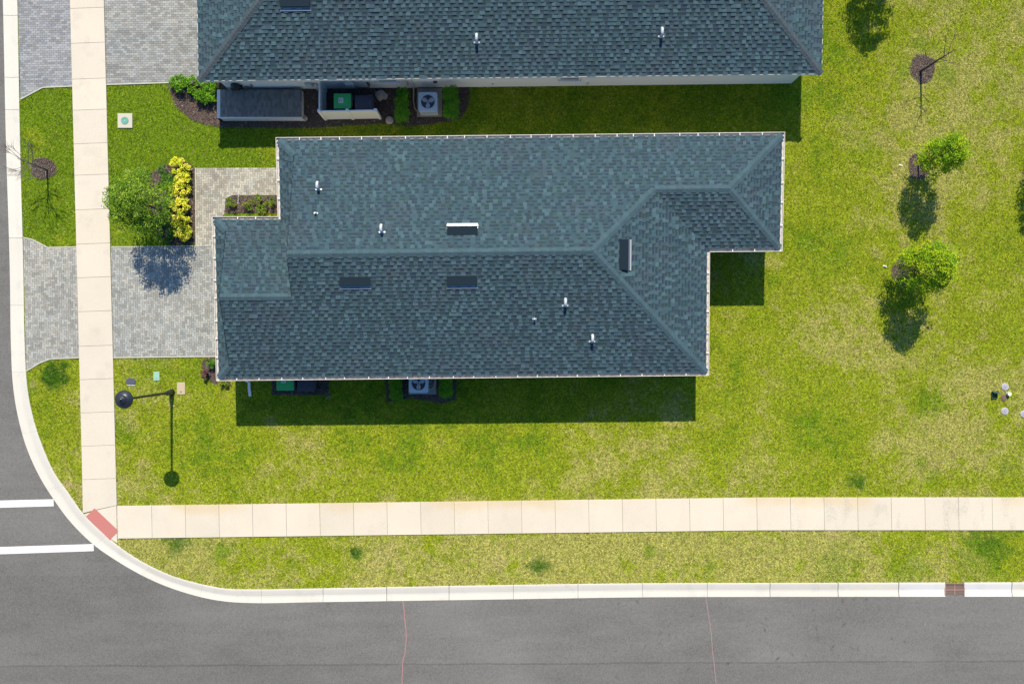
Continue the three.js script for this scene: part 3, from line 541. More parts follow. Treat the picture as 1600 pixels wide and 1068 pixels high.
{
  const x0 = at(310.5, 126.5, H0), x1 = at(1283.5, 115.5, H0);
  const depth = 12.4, NW = [x0[0] - 0.18, x0[1] - depth], NE = [x1[0] + 0.22, x1[1] - depth];
  const out = [NW, NE, x1, x0];
  const eave = out, [a, b, c, d] = eave;
  const pN = plane(a, b), pE = plane(b, c), pS = plane(c, d), pW = plane(d, a);
  const Rl = meet3(pN, pS, pW), Rr = meet3(pN, pS, pE), lim = (p) => p[2] > -17.6;
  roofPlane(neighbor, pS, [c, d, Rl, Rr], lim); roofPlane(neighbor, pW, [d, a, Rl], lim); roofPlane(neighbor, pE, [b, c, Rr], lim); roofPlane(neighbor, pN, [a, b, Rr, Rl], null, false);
  ridgeCap(neighbor, up(pS, d), up(pS, Rl), pS, pW, [0.043, 0.062, 0.074]); ridgeCap(neighbor, up(pS, c), up(pS, Rr), pS, pE, [0.043, 0.062, 0.074]); ridgeCap(neighbor, up(pS, Rl), up(pS, Rr), pS, pN);
  const drip = [[-0.015, 2.42], [-0.015, 2.615], [0.02, 2.615], [0.02, 2.42]];
  for (let i = 0; i < 4; i++) part(neighbor, 'fascia', sweep(drip, out, i, (i + 1) % 4), M.white);
  part(neighbor, 'soffit', slab(offsetPoly(out, 0.022), 2.40, 2.43), M.white);
  const wl = offsetPoly(out, 0.40), prof = [[0, -0.1], [0, 2.40], [0.15, 2.40], [0.15, -0.1]]; nWalls = wl;
  for (let i = 0; i < 4; i++) part(neighbor, 'wall', sweep(prof, wl, i, (i + 1) % 4), M.stucco);
  vent(neighbor, pS, 461, 6); pipe(neighbor, pS, 745, 66.5); pipe(neighbor, pS, 1033, 57);
  const wz = (x) => { const A = wl[3], B = wl[2]; return A[1] + (B[1] - A[1]) * (x - A[0]) / (B[0] - A[0]); };
  for (const px of [606, 890]) { const x = at(px, 128, 1)[0]; windowUnit(neighbor, x, wz(x), 0.9, 0.98, 2.1, 0, 1); }
  { const x = at(250, 0)[0]; }
  // wall fittings: meter box, conduit, hose reel, line-set cover, hose bibs
  { const x = at(546, 130, 0.9)[0], z = wz(x); part(neighbor, 'meter_box', rbox(0.34, 0.5, 0.16, x, 0.62, z + 0.09), M.box); part(neighbor, 'conduit', merge([tube([[x + 0.1, 0.62, z + 0.06], [x + 0.12, 0.35, z + 0.06], [x + 0.3, 0.28, z + 0.06], [x + 0.75, 0.32, z + 0.06], [x + 0.8, 0.7, z + 0.06]], 0.02), cyl(0.06, 0.06, 0.2, x + 0.8, 0.7, z + 0.06)]), M.acDark); }
  { const x = at(368, 131, 0.8)[0], z = wz(x); const reel = cyl(0.2, 0.2, 0.2, 0, -0.1, 0, 20); reel.rotateX(Math.PI / 2); reel.translate(x, 0.85, z + 0.14); part(neighbor, 'hose_reel', merge([reel, box(0.5, 0.06, 0.16, x, 0.63, z + 0.09)]), M.black); part(neighbor, 'hose', tube([[x + 0.18, 0.78, z + 0.14], [x + 0.4, 0.62, z + 0.06], [x + 0.62, 0.5, z + 0.04], [x + 0.66, 0.85, z + 0.03]], 0.022), M.black); }
  { const x = at(643, 130, 0.7)[0], z = wz(x); part(neighbor, 'line_set_cover', merge([box(0.16, 2.0, 0.09, x, 0.3, z + 0.05), box(0.07, 1.9, 0.07, x - 0.2, 0.4, z + 0.04)]), M.box); part(neighbor, 'refrigerant_line', tube([[x + 0.05, 0.35, z + 0.08], [x + 0.02, 0.12, z + 0.3], [x + 0.02, 0.06, z + 0.7], [x + 0.1, 0.08, z + 1.0], [x + 0.28, 0.2, z + 1.15]], 0.028), M.copperTan); }
  for (const px of [770, 918]) { const x = at(px, 135, 0.4)[0], z = wz(x); part(neighbor, 'hose_bib', merge([cyl(0.025, 0.025, 0.12, x, 0.38, z + 0.06, 8), box(0.08, 0.03, 0.09, x, 0.5, z + 0.05)]), M.pvc); }
  { const x = at(680, 129, 0.9)[0], z = wz(x); part(neighbor, 'dryer_vent', merge([box(0.16, 0.16, 0.06, x, 0.75, z + 0.03), box(0.17, 0.03, 0.12, x, 0.91, z + 0.05)]), M.acDark); }
  { const x = at(492, 131, 0.7)[0], z = wz(x); part(neighbor, 'utility_panel', merge([box(0.3, 0.4, 0.12, x - 0.25, 0.55, z + 0.06), box(0.2, 0.24, 0.1, x + 0.02, 0.6, z + 0.05), box(0.04, 0.9, 0.04, x - 0.05, -0.02, z + 0.05)]), M.box); }
}
// ---------------------------------------------------------------- planting beds: mulch sheets with loose chips
console.log('mulch');
{
  const labels = ['brown mulch bed under the yellow shrubs beside the path', 'brown mulch bed by the front door', 'small mulch bed at the garage corner', 'long mulch bed along the shaded wall of the upper house', 'dark mulch strip beneath the lower bins', 'dark mulch patch around the lower air conditioner', 'mulch ring round the bare tree by the street', 'mulch ring round the bare tree on the far lawn', 'mulch ring under the upper young leafy tree', 'mulch ring under the lower young leafy tree', 'mulch ring of the tree above the picture', 'mulch ring of the tree beside the picture'];
  const chips = [], s = new Soup();
  beds.forEach((poly, i) => {
    part(structure('mulch_ground', labels[i], 'mulch'), 'mulch_sheet', sheet(poly, -0.022 + (i % 3) * 0.0005), M.mulch);
    const xs = poly.map((p) => p[0]), zs = poly.map((p) => p[1]), A = Math.abs(area2(poly)), n = Math.min(5200, Math.round(A * 420));
    for (let k = 0; k < n * 1.4; k++) { const p = [rr(Math.min(...xs), Math.max(...xs)), rr(Math.min(...zs), Math.max(...zs))]; if (inside(p, poly)) chips.push(p); }
  });
  const geo = new THREE.BoxGeometry(0.06, 0.012, 0.022), im = new THREE.InstancedMesh(geo, M.chip, chips.length), m = new THREE.Matrix4(), q = new THREE.Quaternion(), e = new THREE.Euler(), c = new THREE.Color();
  chips.forEach((p, i) => { e.set(rr(-.35, .35), rr(0, 6.3), rr(-.35, .35)); const k = rr(0.6, 1.35); m.compose(new THREE.Vector3(p[0], rr(-0.018, 0.004), p[1]), q.setFromEuler(e), new THREE.Vector3(k, k, k)); im.setMatrixAt(i, m); const t = rr(0.35, 1.5) * (rnd() < 0.08 ? 2.2 : 1); im.setColorAt(i, c.setRGB(0.098 * t, 0.074 * t, 0.062 * t)); });
  im.name = 'mulch_debris'; im.castShadow = im.receiveShadow = true; im.userData = { kind: 'stuff', label: 'loose brown bark chips scattered over the planting beds', category: 'mulch' }; scene.add(im);
}
// ---------------------------------------------------------------- turf blades
console.log('grass');
{
  const solid = [leftWalk, lowWalk, drive.apron, drive.main, drive.walk, nDrive.apron, nDrive.main, houseWalls, nWalls, G([[183, 177], [207, 177], [207, 200], [183, 200]]), G([[344, 138], [474, 138], [474, 190], [344, 190]]), G([[239, 580.5], [249, 580.5], [249, 595], [239, 595]]), G([[276, 597], [289, 597], [289, 616], [276, 616]]), G([[197, 590], [211, 590], [211, 601], [197, 601]])].map((p) => ({ p, b: [Math.min(...p.map((q) => q[0])), Math.max(...p.map((q) => q[0])), Math.min(...p.map((q) => q[1])), Math.max(...p.map((q) => q[1]))] }));
  const beds2 = beds.map((p) => offsetPoly(p, 0.04 * Math.sign(area2(p)))).map((p) => ({ p, b: [Math.min(...p.map((q) => q[0])), Math.max(...p.map((q) => q[0])), Math.min(...p.map((q) => q[1])), Math.max(...p.map((q) => q[1]))] }));
  const kerbPoly = [...innerPts, [40, innerPts[KN][1]], [40, -40], [innerPts[0][0], -40]];
  const hit = (p, L) => L.some(({ p: poly, b }) => p[0] > b[0] && p[0] < b[1] && p[1] > b[2] && p[1] < b[3] && inside(p, poly));
  const blades = new Soup(); { const s0 = seed; seed = 5; for (let k = 0; k < 6; k++) { const a = k / 6 * 6.283 + rr(-.4, .4), l = rr(0.026, 0.05), h = rr(0.022, 0.045), w = rr(0.006, 0.010), r = rr(0, 0.012), ca = Math.cos(a), sa = Math.sin(a); blades.tri([ca * r - sa * w, 0, sa * r + ca * w], [ca * r + sa * w, 0, sa * r - ca * w], [ca * (r + l), h, sa * (r + l)], [1, 1, 1]); } seed = s0; }
  const bg = blades.build(); bg.deleteAttribute('color');
  const pts = []; const ST = 0.052;
  for (let x = -23.6; x < 23.6; x += ST) for (let z = -16.0; z < 11.4; z += ST) {
    const p = [x + rr(-.5, .5) * ST, z + rr(-.5, .5) * ST];
    if (p[0] > -12.7 && p[0] < 12.3 && p[1] < -12) continue;
    if (!inside(p, kerbPoly) || hit(p, solid) || hit(p, beds2)) continue;
    pts.push(p);
  }
  console.log('tufts', pts.length);
  const im = new THREE.InstancedMesh(bg, M.blade, pts.length), m = new THREE.Matrix4(), q = new THREE.Quaternion(), Y = new THREE.Vector3(0, 1, 0), c = new THREE.Color(), v = new THREE.Vector3(), sc = new THREE.Vector3();
  pts.forEach((p, i) => {
    let t = turf(p[0], p[1]); const deep = clamp((0.11 - t[0]) / 0.06), k = rr(0.8, 1.25) * (1 + deep * 0.7), j = rr(0.4, 1.6), y = rnd();
    if (y < 0.08) t = mix3(t, STRAW, 0.4); else if (y < 0.22) t = mix3(t, DEEP, 0.5);
    m.compose(v.set(p[0], -0.034, p[1]), q.setFromAxisAngle(Y, rr(0, 6.28)), sc.set(k, k * rr(0.8, 1.25), k)); im.setMatrixAt(i, m); im.setColorAt(i, c.setRGB(Math.min(.9, t[0] * j), Math.min(.9, t[1] * j), t[2] * j));
  });
  im.name = 'lawn_grass'; im.castShadow = im.receiveShadow = true; im.userData = { kind: 'stuff', label: 'short mown green and straw grass blades of the lawns', category: 'grass' }; scene.add(im);
}
// ---------------------------------------------------------------- trees and shrubs
function leaves(clumps, per, size, tones, opt = {}) {   // clumps: [x, y, z, r]
  const s = new Soup(), flat = opt.flat ?? 0.55;
  for (const [x, y, z, r] of clumps) {
    const t0 = tones[Math.floor(rnd() * tones.length)];
    for (let i = 0; i < per; i++) {
      let a, b, c; do { a = rr(-1, 1); b = rr(-1, 1); c = rr(-1, 1); } while (a * a + b * b + c * c > 1);
      const o = new THREE.Vector3(x + a * r, y + b * r * (opt.squash ?? 0.8), z + c * r);
      const l = size * rr(0.65, 1.3), w = l * (opt.slim ?? 0.42), yaw = rnd() * 6.283, tilt = rr(-1.2, 1.2) * flat * 1.4;
      const d = new THREE.Vector3(Math.cos(yaw) * Math.cos(tilt), Math.sin(tilt), Math.sin(yaw) * Math.cos(tilt)), sd = new THREE.Vector3(-Math.sin(yaw), rr(-.5, .5), Math.cos(yaw)).normalize();
      const p0 = o.clone().addScaledVector(d, -l / 2), p2 = o.clone().addScaledVector(d, l / 2), m1 = o.clone().addScaledVector(sd, w / 2), m2 = o.clone().addScaledVector(sd, -w / 2); m1.y += w * 0.12; m2.y += w * 0.12;
      const k = rr(0.7, 1.3), t = rnd() < 0.25 ? tones[Math.floor(rnd() * tones.length)] : t0, col = [t[0] * k, t[1] * k, t[2] * k];
      s.tri(p0.toArray(), m1.toArray(), p2.toArray(), col); s.tri(p0.toArray(), p2.toArray(), m2.toArray(), col);
    }
  }
  return s.build();
}
function leafyTree(px, py, label, o) {
  const [x, z] = at(px, py), t = thing('young_tree', label, 'tree', [x, -0.03, z], 'young leafy trees on the lawns');
  const geos = [limb([[0, 0, 0], [0.02, o.y0 * 0.5, 0.01], [-0.01, o.y0 + 0.3, 0], [0.03, (o.y0 + o.y1) / 2, 0.02], [0, o.y1 - 0.3, 0]], o.r0 ?? 0.045, 0.012, 8)];
  const clumps = [];
  for (let i = 0; i < o.n; i++) {
    const f = Math.pow(rnd(), 0.9), y = o.y0 + (o.y1 - o.y0) * f, prof = Math.pow(Math.sin(Math.PI * clamp(0.12 + 0.86 * f)), 0.6), a = rnd() * 6.283, r = o.r * prof * Math.sqrt(rr(0.1, 1)) * (rnd() < 0.14 ? 1.2 : 1);
    clumps.push([Math.cos(a) * r, y, Math.sin(a) * r, rr(0.14, 0.30) * (o.clump ?? 1)]);
    if (i % 3 === 0) geos.push(limb([[0, Math.max(o.y0 * 0.9, y - 0.5 - r * 0.3), 0], [Math.cos(a) * r * 0.5, y - 0.22, Math.sin(a) * r * 0.5], [Math.cos(a) * r, y, Math.sin(a) * r]], 0.016, 0.004, 5));
  }
  part(t, 'trunk', merge(geos), M.bark);
  part(t, 'crown', leaves(clumps, o.per, o.size, o.tones, { flat: 0.6 }), M.leaf);
  return t;
}
console.log('trees');
const LIME = [[0.24, 0.36, 0.006], [0.18, 0.31, 0.006], [0.31, 0.38, 0.008], [0.12, 0.24, 0.006]], OAK = [[0.10, 0.20, 0.008], [0.14, 0.25, 0.010], [0.07, 0.15, 0.008], [0.20, 0.30, 0.03]];
leafyTree(255, 330, 'bushy dark green tree shading the driveway beside the yellow shrubs', { y0: 1.5, y1: 3.7, r: 1.42, n: 190, per: 48, size: 0.10, tones: OAK, r0: 0.06, clump: 1.05 });
leafyTree(1435, 259, 'upper of the two slim bright green trees on the open lawn', { y0: 1.0, y1: 3.7, r: 0.80, n: 120, per: 52, size: 0.10, tones: LIME });
leafyTree(1411, 425, 'lower and fuller of the two bright green trees on the lawn', { y0: 0.9, y1: 3.9, r: 1.05, n: 190, per: 52, size: 0.10, tones: LIME });
leafyTree(1357, -45, 'tree beyond the top edge whose shadow falls beside the upper house', { y0: 1.1, y1: 4.1, r: 1.0, n: 150, per: 50, size: 0.10, tones: LIME });
leafyTree(1620, 262, 'tree beyond the right edge casting a small shadow on the lawn', { y0: 1.0, y1: 3.6, r: 0.85, n: 120, per: 50, size: 0.10, tones: LIME });
function bareTree(px, py, label, h, count, spread, mat, fine, girth = 1) {
  const [x, z] = at(px, py), t = thing('bare_tree', label, 'tree', [x, -0.03, z], 'leafless young trees');
  part(t, 'trunk', limb([[0, 0, 0], [0.01, h * 0.25, 0.01], [0.03, h * 0.5, -0.01], [0.02, h * 0.75, 0.02], [0.05, h, 0]], 0.042 * girth, 0.008 * girth, 8), mat);
  for (let i = 0; i < count; i++) {
    const y = h * rr(0.42, 0.85), a = i / count * 6.283 + rr(-.4, .4), l = spread * rr(0.55, 1), e = [Math.cos(a) * l, y + l * rr(0.5, 1.1), Math.sin(a) * l], m = [e[0] * 0.5, y + (e[1] - y) * 0.38, e[2] * 0.5];
    const tw = [limb([[0.02, y, 0], m, e], 0.013 * girth, 0.004 * girth, 5)];
    for (let k = 0; k < fine; k++) { const f = rr(0.35, 0.95), b = [m[0] + (e[0] - m[0]) * f, m[1] + (e[1] - m[1]) * f, m[2] + (e[2] - m[2]) * f], a2 = a + rr(-1.1, 1.1), l2 = l * rr(0.3, 0.6); tw.push(limb([b, [b[0] + Math.cos(a2) * l2 * .5, b[1] + l2 * 0.4, b[2] + Math.sin(a2) * l2 * .5], [b[0] + Math.cos(a2) * l2, b[1] + l2 * 0.8, b[2] + Math.sin(a2) * l2]], 0.006, 0.0025, 4)); }
    part(t, 'branch', merge(tw), mat);
  }
}
bareTree(73, 265, 'leafless twiggy tree in the mulch ring between sidewalk and street', 2.4, 15, 0.8, M.barkGrey, 10, 1.15);
bareTree(1439, 111, 'nearly leafless tree with a few long branches on the upper lawn', 2.9, 6, 0.7, M.bark, 4, 1.45);

function shrub(name, px, py, r, h, label, category, group, tones, o = {}) {
  const [x, z] = at(px, py), t = thing(name, label, category, [x, -0.02, z], group), clumps = [], n = o.n ?? 14;
  for (let i = 0; i < n; i++) { const a = rnd() * 6.283, q = r * Math.sqrt(rnd()) * 0.85, y = h * rr(0.35, 0.95) * (1 - 0.35 * (q / r) ** 2); clumps.push([Math.cos(a) * q, y, Math.sin(a) * q, o.clump ?? r * 0.32]); }
  const stems = clumps.map((c) => limb([[c[0] * 0.2, 0, c[2] * 0.2], [c[0] * 0.6, c[1] * 0.55, c[2] * 0.6], [c[0], c[1], c[2]]], 0.010, 0.004, 4));
  part(t, 'stems', merge(stems), M.bark);
  part(t, 'foliage', leaves(clumps, o.per ?? 26, o.size ?? 0.08, tones, { flat: o.flat ?? 0.6, slim: o.slim ?? 0.45 }), M.leaf);
}
const YEL = [[0.64, 0.62, 0.03], [0.54, 0.58, 0.02], [0.72, 0.66, 0.09], [0.36, 0.44, 0.02]], GRN = [[0.055, 0.16, 0.012], [0.07, 0.19, 0.012], [0.04, 0.11, 0.010], [0.12, 0.24, 0.02]], LEAFY = [[0.10, 0.26, 0.008], [0.14, 0.31, 0.010], [0.06, 0.17, 0.008]], ROSE = [[0.14, 0.05, 0.06], [0.10, 0.045, 0.05], [0.16, 0.09, 0.07]];
const yl = ['yellow leaved shrub at the top end of the front row', 'second yellow leaved shrub from the top of the front row', 'widest yellow leaved shrub in the middle of the row', 'yellow leaved shrub just above the gap in the row', 'yellow leaved shrub just below the gap in the row', 'yellow leaved shrub at the driveway end of the row'];
[[284, 262, .48], [286, 280, .44], [284, 299, .52], [285, 319, .44], [285, 346, .42], [287, 364, .44]].forEach(([x, y, r], i) => shrub('yellow_shrub', x, y, r, 0.6, yl[i], 'shrub', 'row of yellow shrubs by the path', YEL, { n: 30, per: 26, size: 0.085, clump: 0.11, flat: 0.5, slim: 0.55 }));
const gl = ['dark green shrub behind the topmost yellow shrub', 'dark green shrub between the driveway tree and yellow row', 'dark green shrub low in the bed under the tree', 'dark green shrub at the driveway corner of the bed', 'small dark green shrub at the gap in the yellow row'];
[[264, 272, .42], [268, 289, .44], [262, 345, .42], [266, 366, .44], [262, 318, .26]].forEach(([x, y, r], i) => shrub('green_shrub', x, y, r, 0.55, gl[i], 'shrub', 'green shrubs in the front bed', GRN, { n: 18, per: 26, size: 0.075 }));
const dl = ['small shrub alone beside the white stake by the door', 'leafy shrub just right of the white stake', 'middle shrub of the cluster in the door bed', 'shrub nearest the white gutter in the door bed', 'low shrub at the lower edge of the door bed'];
[[363, 318, .26], [390, 322, .27], [404, 315, .30], [423, 318, .30], [411, 328, .22]].forEach(([x, y, r], i) => shrub('door_shrub', x, y, r, 0.45, dl[i], 'shrub', 'small shrubs in the bed by the front door', [[0.11, 0.20, 0.015], [0.06, 0.14, 0.015], [0.18, 0.22, 0.02]], { n: 11, per: 24, size: 0.07, clump: 0.09 }));
shrub('corner_shrub', 331, 568, .26, 0.5, 'green shrub at the lower garage corner', 'shrub', undefined, GRN, { n: 10 });
shrub('corner_shrub', 325, 584, .27, 0.4, 'dusky red shrub at the lower garage corner', 'shrub', undefined, ROSE, { n: 11 });
shrub('corner_shrub', 351, 599, .25, 0.35, 'yellow green clump just below the corner of the gutters', 'shrub', undefined, [[0.22, 0.26, 0.015], [0.14, 0.20, 0.015]], { n: 10 });
const nl = ['leafy shrub nearest the upper driveway', 'leafy shrub in the middle of the upper corner bed', 'leafy shrub against the white patio wall', 'leafy shrub lower in the upper corner bed', 'leafy shrub at the corner of the upper roof'];
[[281, 133, .40], [302, 134, .42], [329, 152, .40], [316, 152, .30], [330, 133, .40]].forEach(([x, y, r], i) => shrub('corner_bed_shrub', x, y, r, 0.6, nl[i], 'shrub', 'shrubs at the corner of the upper house', LEAFY, { n: 30, per: 28, size: 0.085 }));
// clipped hedges
function hedge(px0, py0, px1, py1, h, label) {
  const a = at(px0, py0, h), b = at(px1, py1, h), w = b[0] - a[0], d = b[1] - a[1], t = thing('clipped_hedge', label, 'hedge', [(a[0] + b[0]) / 2, -0.02, (a[1] + b[1]) / 2], 'clipped hedges beside the air conditioners'), c = [];
  for (let i = 0; i < 150; i++) c.push([rr(-w / 2 + .06, w / 2 - .06), i < 100 ? h - rr(0, .1) : rr(0.12, h), rr(-d / 2 + .06, d / 2 - .06), rr(0.09, 0.14)]);
  part(t, 'stems', merge(c.slice(0, 14).map((q) => limb([[q[0] * .6, 0, q[2] * .6], [q[0] * .9, q[1] * .5, q[2] * .9], [q[0], q[1], q[2]]], 0.011, 0.004, 4))), M.bark);
  part(t, 'foliage', leaves(c, 38, 0.062, [[0.11, 0.29, 0.010], [0.15, 0.35, 0.012], [0.06, 0.18, 0.010]]), M.leaf);
}
hedge(616, 136, 637, 186, 1.05, 'clipped hedge beside the bins of the upper house');
hedge(692, 133, 716, 184, 1.05, 'clipped hedge between the upper air conditioner and open lawn');
hedge(608, 588, 628, 625, 0.7, 'clipped hedge nearer the bins of the lower house');
hedge(686, 588, 706, 621, 0.7, 'clipped hedge past the lower air conditioner');

// ---------------------------------------------------------------- bins, air conditioners, fence, patio
function bin(label, lidMat, pos, decal) {
  const t = thing('wheelie_bin', label, 'bin', pos, 'wheelie bins beside the houses');
  const s = new Soup(), lo = [[-.28, -.24], [.26, -.24], [.26, .24], [-.28, .24]], hi = [[-.36, -.31], [.34, -.31], [.34, .31], [-.36, .31]];
  for (let i = 0; i < 4; i++) { const j = (i + 1) % 4; s.quad([lo[i][0], 0.05, lo[i][1]], [lo[j][0], 0.05, lo[j][1]], [hi[j][0], 1.0, hi[j][1]], [hi[i][0], 1.0, hi[i][1]], [1, 1, 1]); } s.fan(lo.map((p) => [p[0], 0.05, p[1]]), [1, 1, 1]);
  part(t, 'body', s.build(), M.binBody);
  const lid = part(t, 'lid', merge([rbox(0.76, 0.06, 0.66, -0.01, 1.0, 0, 0.028), rbox(0.56, 0.03, 0.5, -0.02, 1.045, 0, 0.014)]), lidMat);
  part(t, 'handle', merge([box(0.06, 0.05, 0.5, 0.40, 1.0, 0), box(0.10, 0.04, 0.05, 0.36, 0.99, -0.2), box(0.10, 0.04, 0.05, 0.36, 0.99, 0.2)]), M.black);
  for (const z of [-0.25, 0.25]) { const w = cyl(0.13, 0.13, 0.05, 0, -0.025, 0, 16); w.rotateX(Math.PI / 2); w.translate(0.26, 0.13, z * 1.12); part(t, 'wheel', w, M.black); }
  part(t, 'axle', (() => { const g = cyl(0.012, 0.012, 0.56, 0, -0.28, 0, 8); g.rotateX(Math.PI / 2); g.translate(0.26, 0.13, 0); return g; })(), M.acDark);
  part(t, 'foot', box(0.08, 0.05, 0.4, -0.22, 0, 0), M.binBody);
  // printed stickers
  decal(lid);
  return t;
}
const sticker = (lid, w, d, x, z, bars) => { part(lid, 'sticker', box(w, 0.003, d, x, 1.0755, z), M.pvc); for (const [bw, bd, bx, bz] of bars) part(lid, 'print', box(bw, 0.002, bd, x + bx, 1.079, z + bz), M.binBody); };
const P3 = (px, py, h, y = 0) => { const q = at(px, py, h); return [q[0], y, q[1]]; };
bin('green lidded wheelie bin inside the white screen fence', M.green, P3(535, 157.5, 1.05, -0.02), (l) => sticker(l, 0.20, 0.22, -0.07, -0.02, [[0.15, 0.02, 0, -0.06], [0.03, 0.1, -0.05, 0.02], [0.03, 0.08, 0.04, 0.03]]));
bin('dark blue lidded wheelie bin inside the white screen fence', M.navy, P3(568, 160, 1.05, -0.02), (l) => { for (const [w, d, x, z] of [[0.05, 0.06, .24, .02], [0.05, 0.05, .24, -.06], [0.05, 0.05, .24, .10], [0.02, 0.2, .20, .02]]) part(l, 'print', box(w, 0.003, d, x, 1.0605, z), M.box); });
bin('green lidded wheelie bin half hidden under the lower eave', M.green, P3(445.5, 598, 1.05, -0.02), (l) => sticker(l, 0.20, 0.10, -0.08, -0.05, [[0.14, 0.02, 0, 0]]));
bin('dark blue lidded wheelie bin half hidden under the lower eave', M.navy, P3(478, 599, 1.05, -0.02), (l) => { for (const [w, d, x, z] of [[0.05, 0.06, -.24, -.02], [0.05, 0.05, -.24, -.1], [0.03, 0.06, -.2, .05]]) part(l, 'print', box(w, 0.003, d, x, 1.0605, z), M.box); });
function airCon(label, pos, padLabel, padPos, padW, padD) {
  const pad = thing('equipment_pad', padLabel, 'concrete pad', padPos, 'pads under the air conditioners'); part(pad, 'pad', rbox(padW, 0.09, padD, 0, 0, 0, 0.015), M.pad);
  const t = thing('air_conditioner', label, 'air conditioner', pos, 'outdoor air conditioner units');
  part(t, 'casing', merge([rbox(0.80, 0.06, 0.80, 0, 0, 0, 0.025), box(0.04, 0.62, 0.04, -.36, .06, -.36), box(0.04, 0.62, 0.04, .36, .06, -.36), box(0.04, 0.62, 0.04, -.36, .06, .36), box(0.04, 0.62, 0.04, .36, .06, .36)]), M.acBody);
  for (const [x, z, r] of [[0, .37, 0], [0, -.37, 0], [.37, 0, 1], [-.37, 0, 1]]) for (let k = 0; k < 10; k++) part(t, 'louvre', r ? box(0.012, 0.035, 0.68, x, 0.08 + k * 0.06, 0) : box(0.68, 0.035, 0.012, 0, 0.08 + k * 0.06, z), M.acBody);
  part(t, 'coil', box(0.66, 0.6, 0.66, 0, 0.06, 0), M.acDark);
  const sh = new THREE.Shape(); const w = 0.41, c = 0.08; sh.moveTo(-w + c, -w); sh.lineTo(w - c, -w); sh.quadraticCurveTo(w, -w, w, -w + c); sh.lineTo(w, w - c); sh.quadraticCurveTo(w, w, w - c, w); sh.lineTo(-w + c, w); sh.quadraticCurveTo(-w, w, -w, w - c); sh.lineTo(-w, -w + c); sh.quadraticCurveTo(-w, -w, -w + c, -w);
  const ho = new THREE.Path(); ho.absarc(0, 0, 0.31, 0, Math.PI * 2, true); sh.holes.push(ho);
  const top = new THREE.ExtrudeGeometry(sh, { depth: 0.06, bevelEnabled: true, bevelSize: 0.012, bevelThickness: 0.012, bevelSegments: 2, curveSegments: 20 }); top.rotateX(-Math.PI / 2); top.translate(0, 0.69, 0);
  part(t, 'top_cover', top, M.acBody);
  const fan = part(t, 'fan', merge([cyl(0.07, 0.07, 0.06, 0, 0.69, 0, 14)]), M.acBlade);
  for (let k = 0; k < 3; k++) { const s = new THREE.Shape(); s.absellipse(0.17, 0, 0.115, 0.10, 0, Math.PI * 2); const b = new THREE.ExtrudeGeometry(s, { depth: 0.008, bevelEnabled: false, curveSegments: 10 }); b.rotateX(-Math.PI / 2 + 0.25); b.rotateY(k * 2.094 + 0.5); b.translate(0, 0.705, 0); part(fan, 'fan_blade', b, M.acBlade); }
  const gr = []; for (const r of [0.1, 0.16, 0.22, 0.28]) { const g = new THREE.TorusGeometry(r, 0.004, 4, 28); g.rotateX(Math.PI / 2); g.translate(0, 0.765, 0); gr.push(g); } for (let k = 0; k < 4; k++) { const g = box(0.62, 0.006, 0.008, 0, 0.762, 0); g.rotateY(k * Math.PI / 4); gr.push(g); }
  part(t, 'grille', merge(gr), M.acDark);
}
airCon('air conditioner unit between two hedges of the upper house', P3(668.5, 159, 0.78, 0.06), 'concrete pad under the upper air conditioner', P3(671, 160, 0, -0.03), 1.12, 1.26);
airCon('air conditioner unit half hidden under the lower eave', P3(654, 598.5, 0.78, 0.06), 'concrete pad under the lower air conditioner', P3(660, 598, 0, -0.03), 1.25, 1.0);
{ const p = P3(675, 596, 0.3); const t = thing('service_line', 'pale insulated line running from wall to lower air conditioner', 'pipe', [p[0], 0, p[2]]); part(t, 'insulation', tube([[0.1, 0.5, -0.45], [0.13, 0.2, -0.1], [0.1, 0.1, 0.15], [-0.05, 0.09, 0.32], [-0.18, 0.12, 0.3]], 0.03), M.copperTan); part(t, 'cable', tube([[0.02, 0.55, -0.45], [0.04, 0.2, -0.1], [-0.02, 0.12, 0.1], [-0.2, 0.2, 0.12]], 0.016), M.acDark); }
{ // white vinyl screen fence
  const o = at(509, 186), t = thing('screen_fence', 'white vinyl screen fence wrapping two bins', 'fence', [o[0], -0.03, o[1]]);
  const e = at(594, 184.5), l = e[0] - o[0], dz = e[1] - o[1], ang = -Math.atan2(dz, l), k = at(509, 140), dn = k[1] - o[1], n = 7;
  const turn = (g, a) => { g.rotateY(a); return g; };
  for (let i = 0; i < 12; i++) part(t, 'slat', turn(box(l / 12 - 0.004, 1.22, 0.022, l * (i + 0.5) / 12, 0.08, 0), ang), M.vinyl);
  for (const y of [0.06, 1.26]) part(t, 'rail', turn(box(l, 0.09, 0.05, l / 2, y, 0), ang), M.vinyl);
  for (let i = 0; i < n; i++) part(t, 'slat', box(0.022, 1.22, -dn / n - 0.004, 0, 0.08, dn * (i + 0.5) / n), M.vinyl);
  for (const y of [0.06, 1.26]) part(t, 'rail', box(0.05, 0.09, -dn, 0, y, dn / 2), M.vinyl);
  for (const [x, z] of [[0, 0], [l / 2, dz / 2], [l, dz], [0, dn + 0.05]]) { const p = part(t, 'post', box(0.11, 1.40, 0.11, x, 0, z), M.vinyl); part(p, 'post_cap', (() => { const g = new THREE.ConeGeometry(0.092, 0.05, 4); g.rotateY(Math.PI / 4); g.translate(x, 1.43, z); return g; })(), M.vinyl); }
}
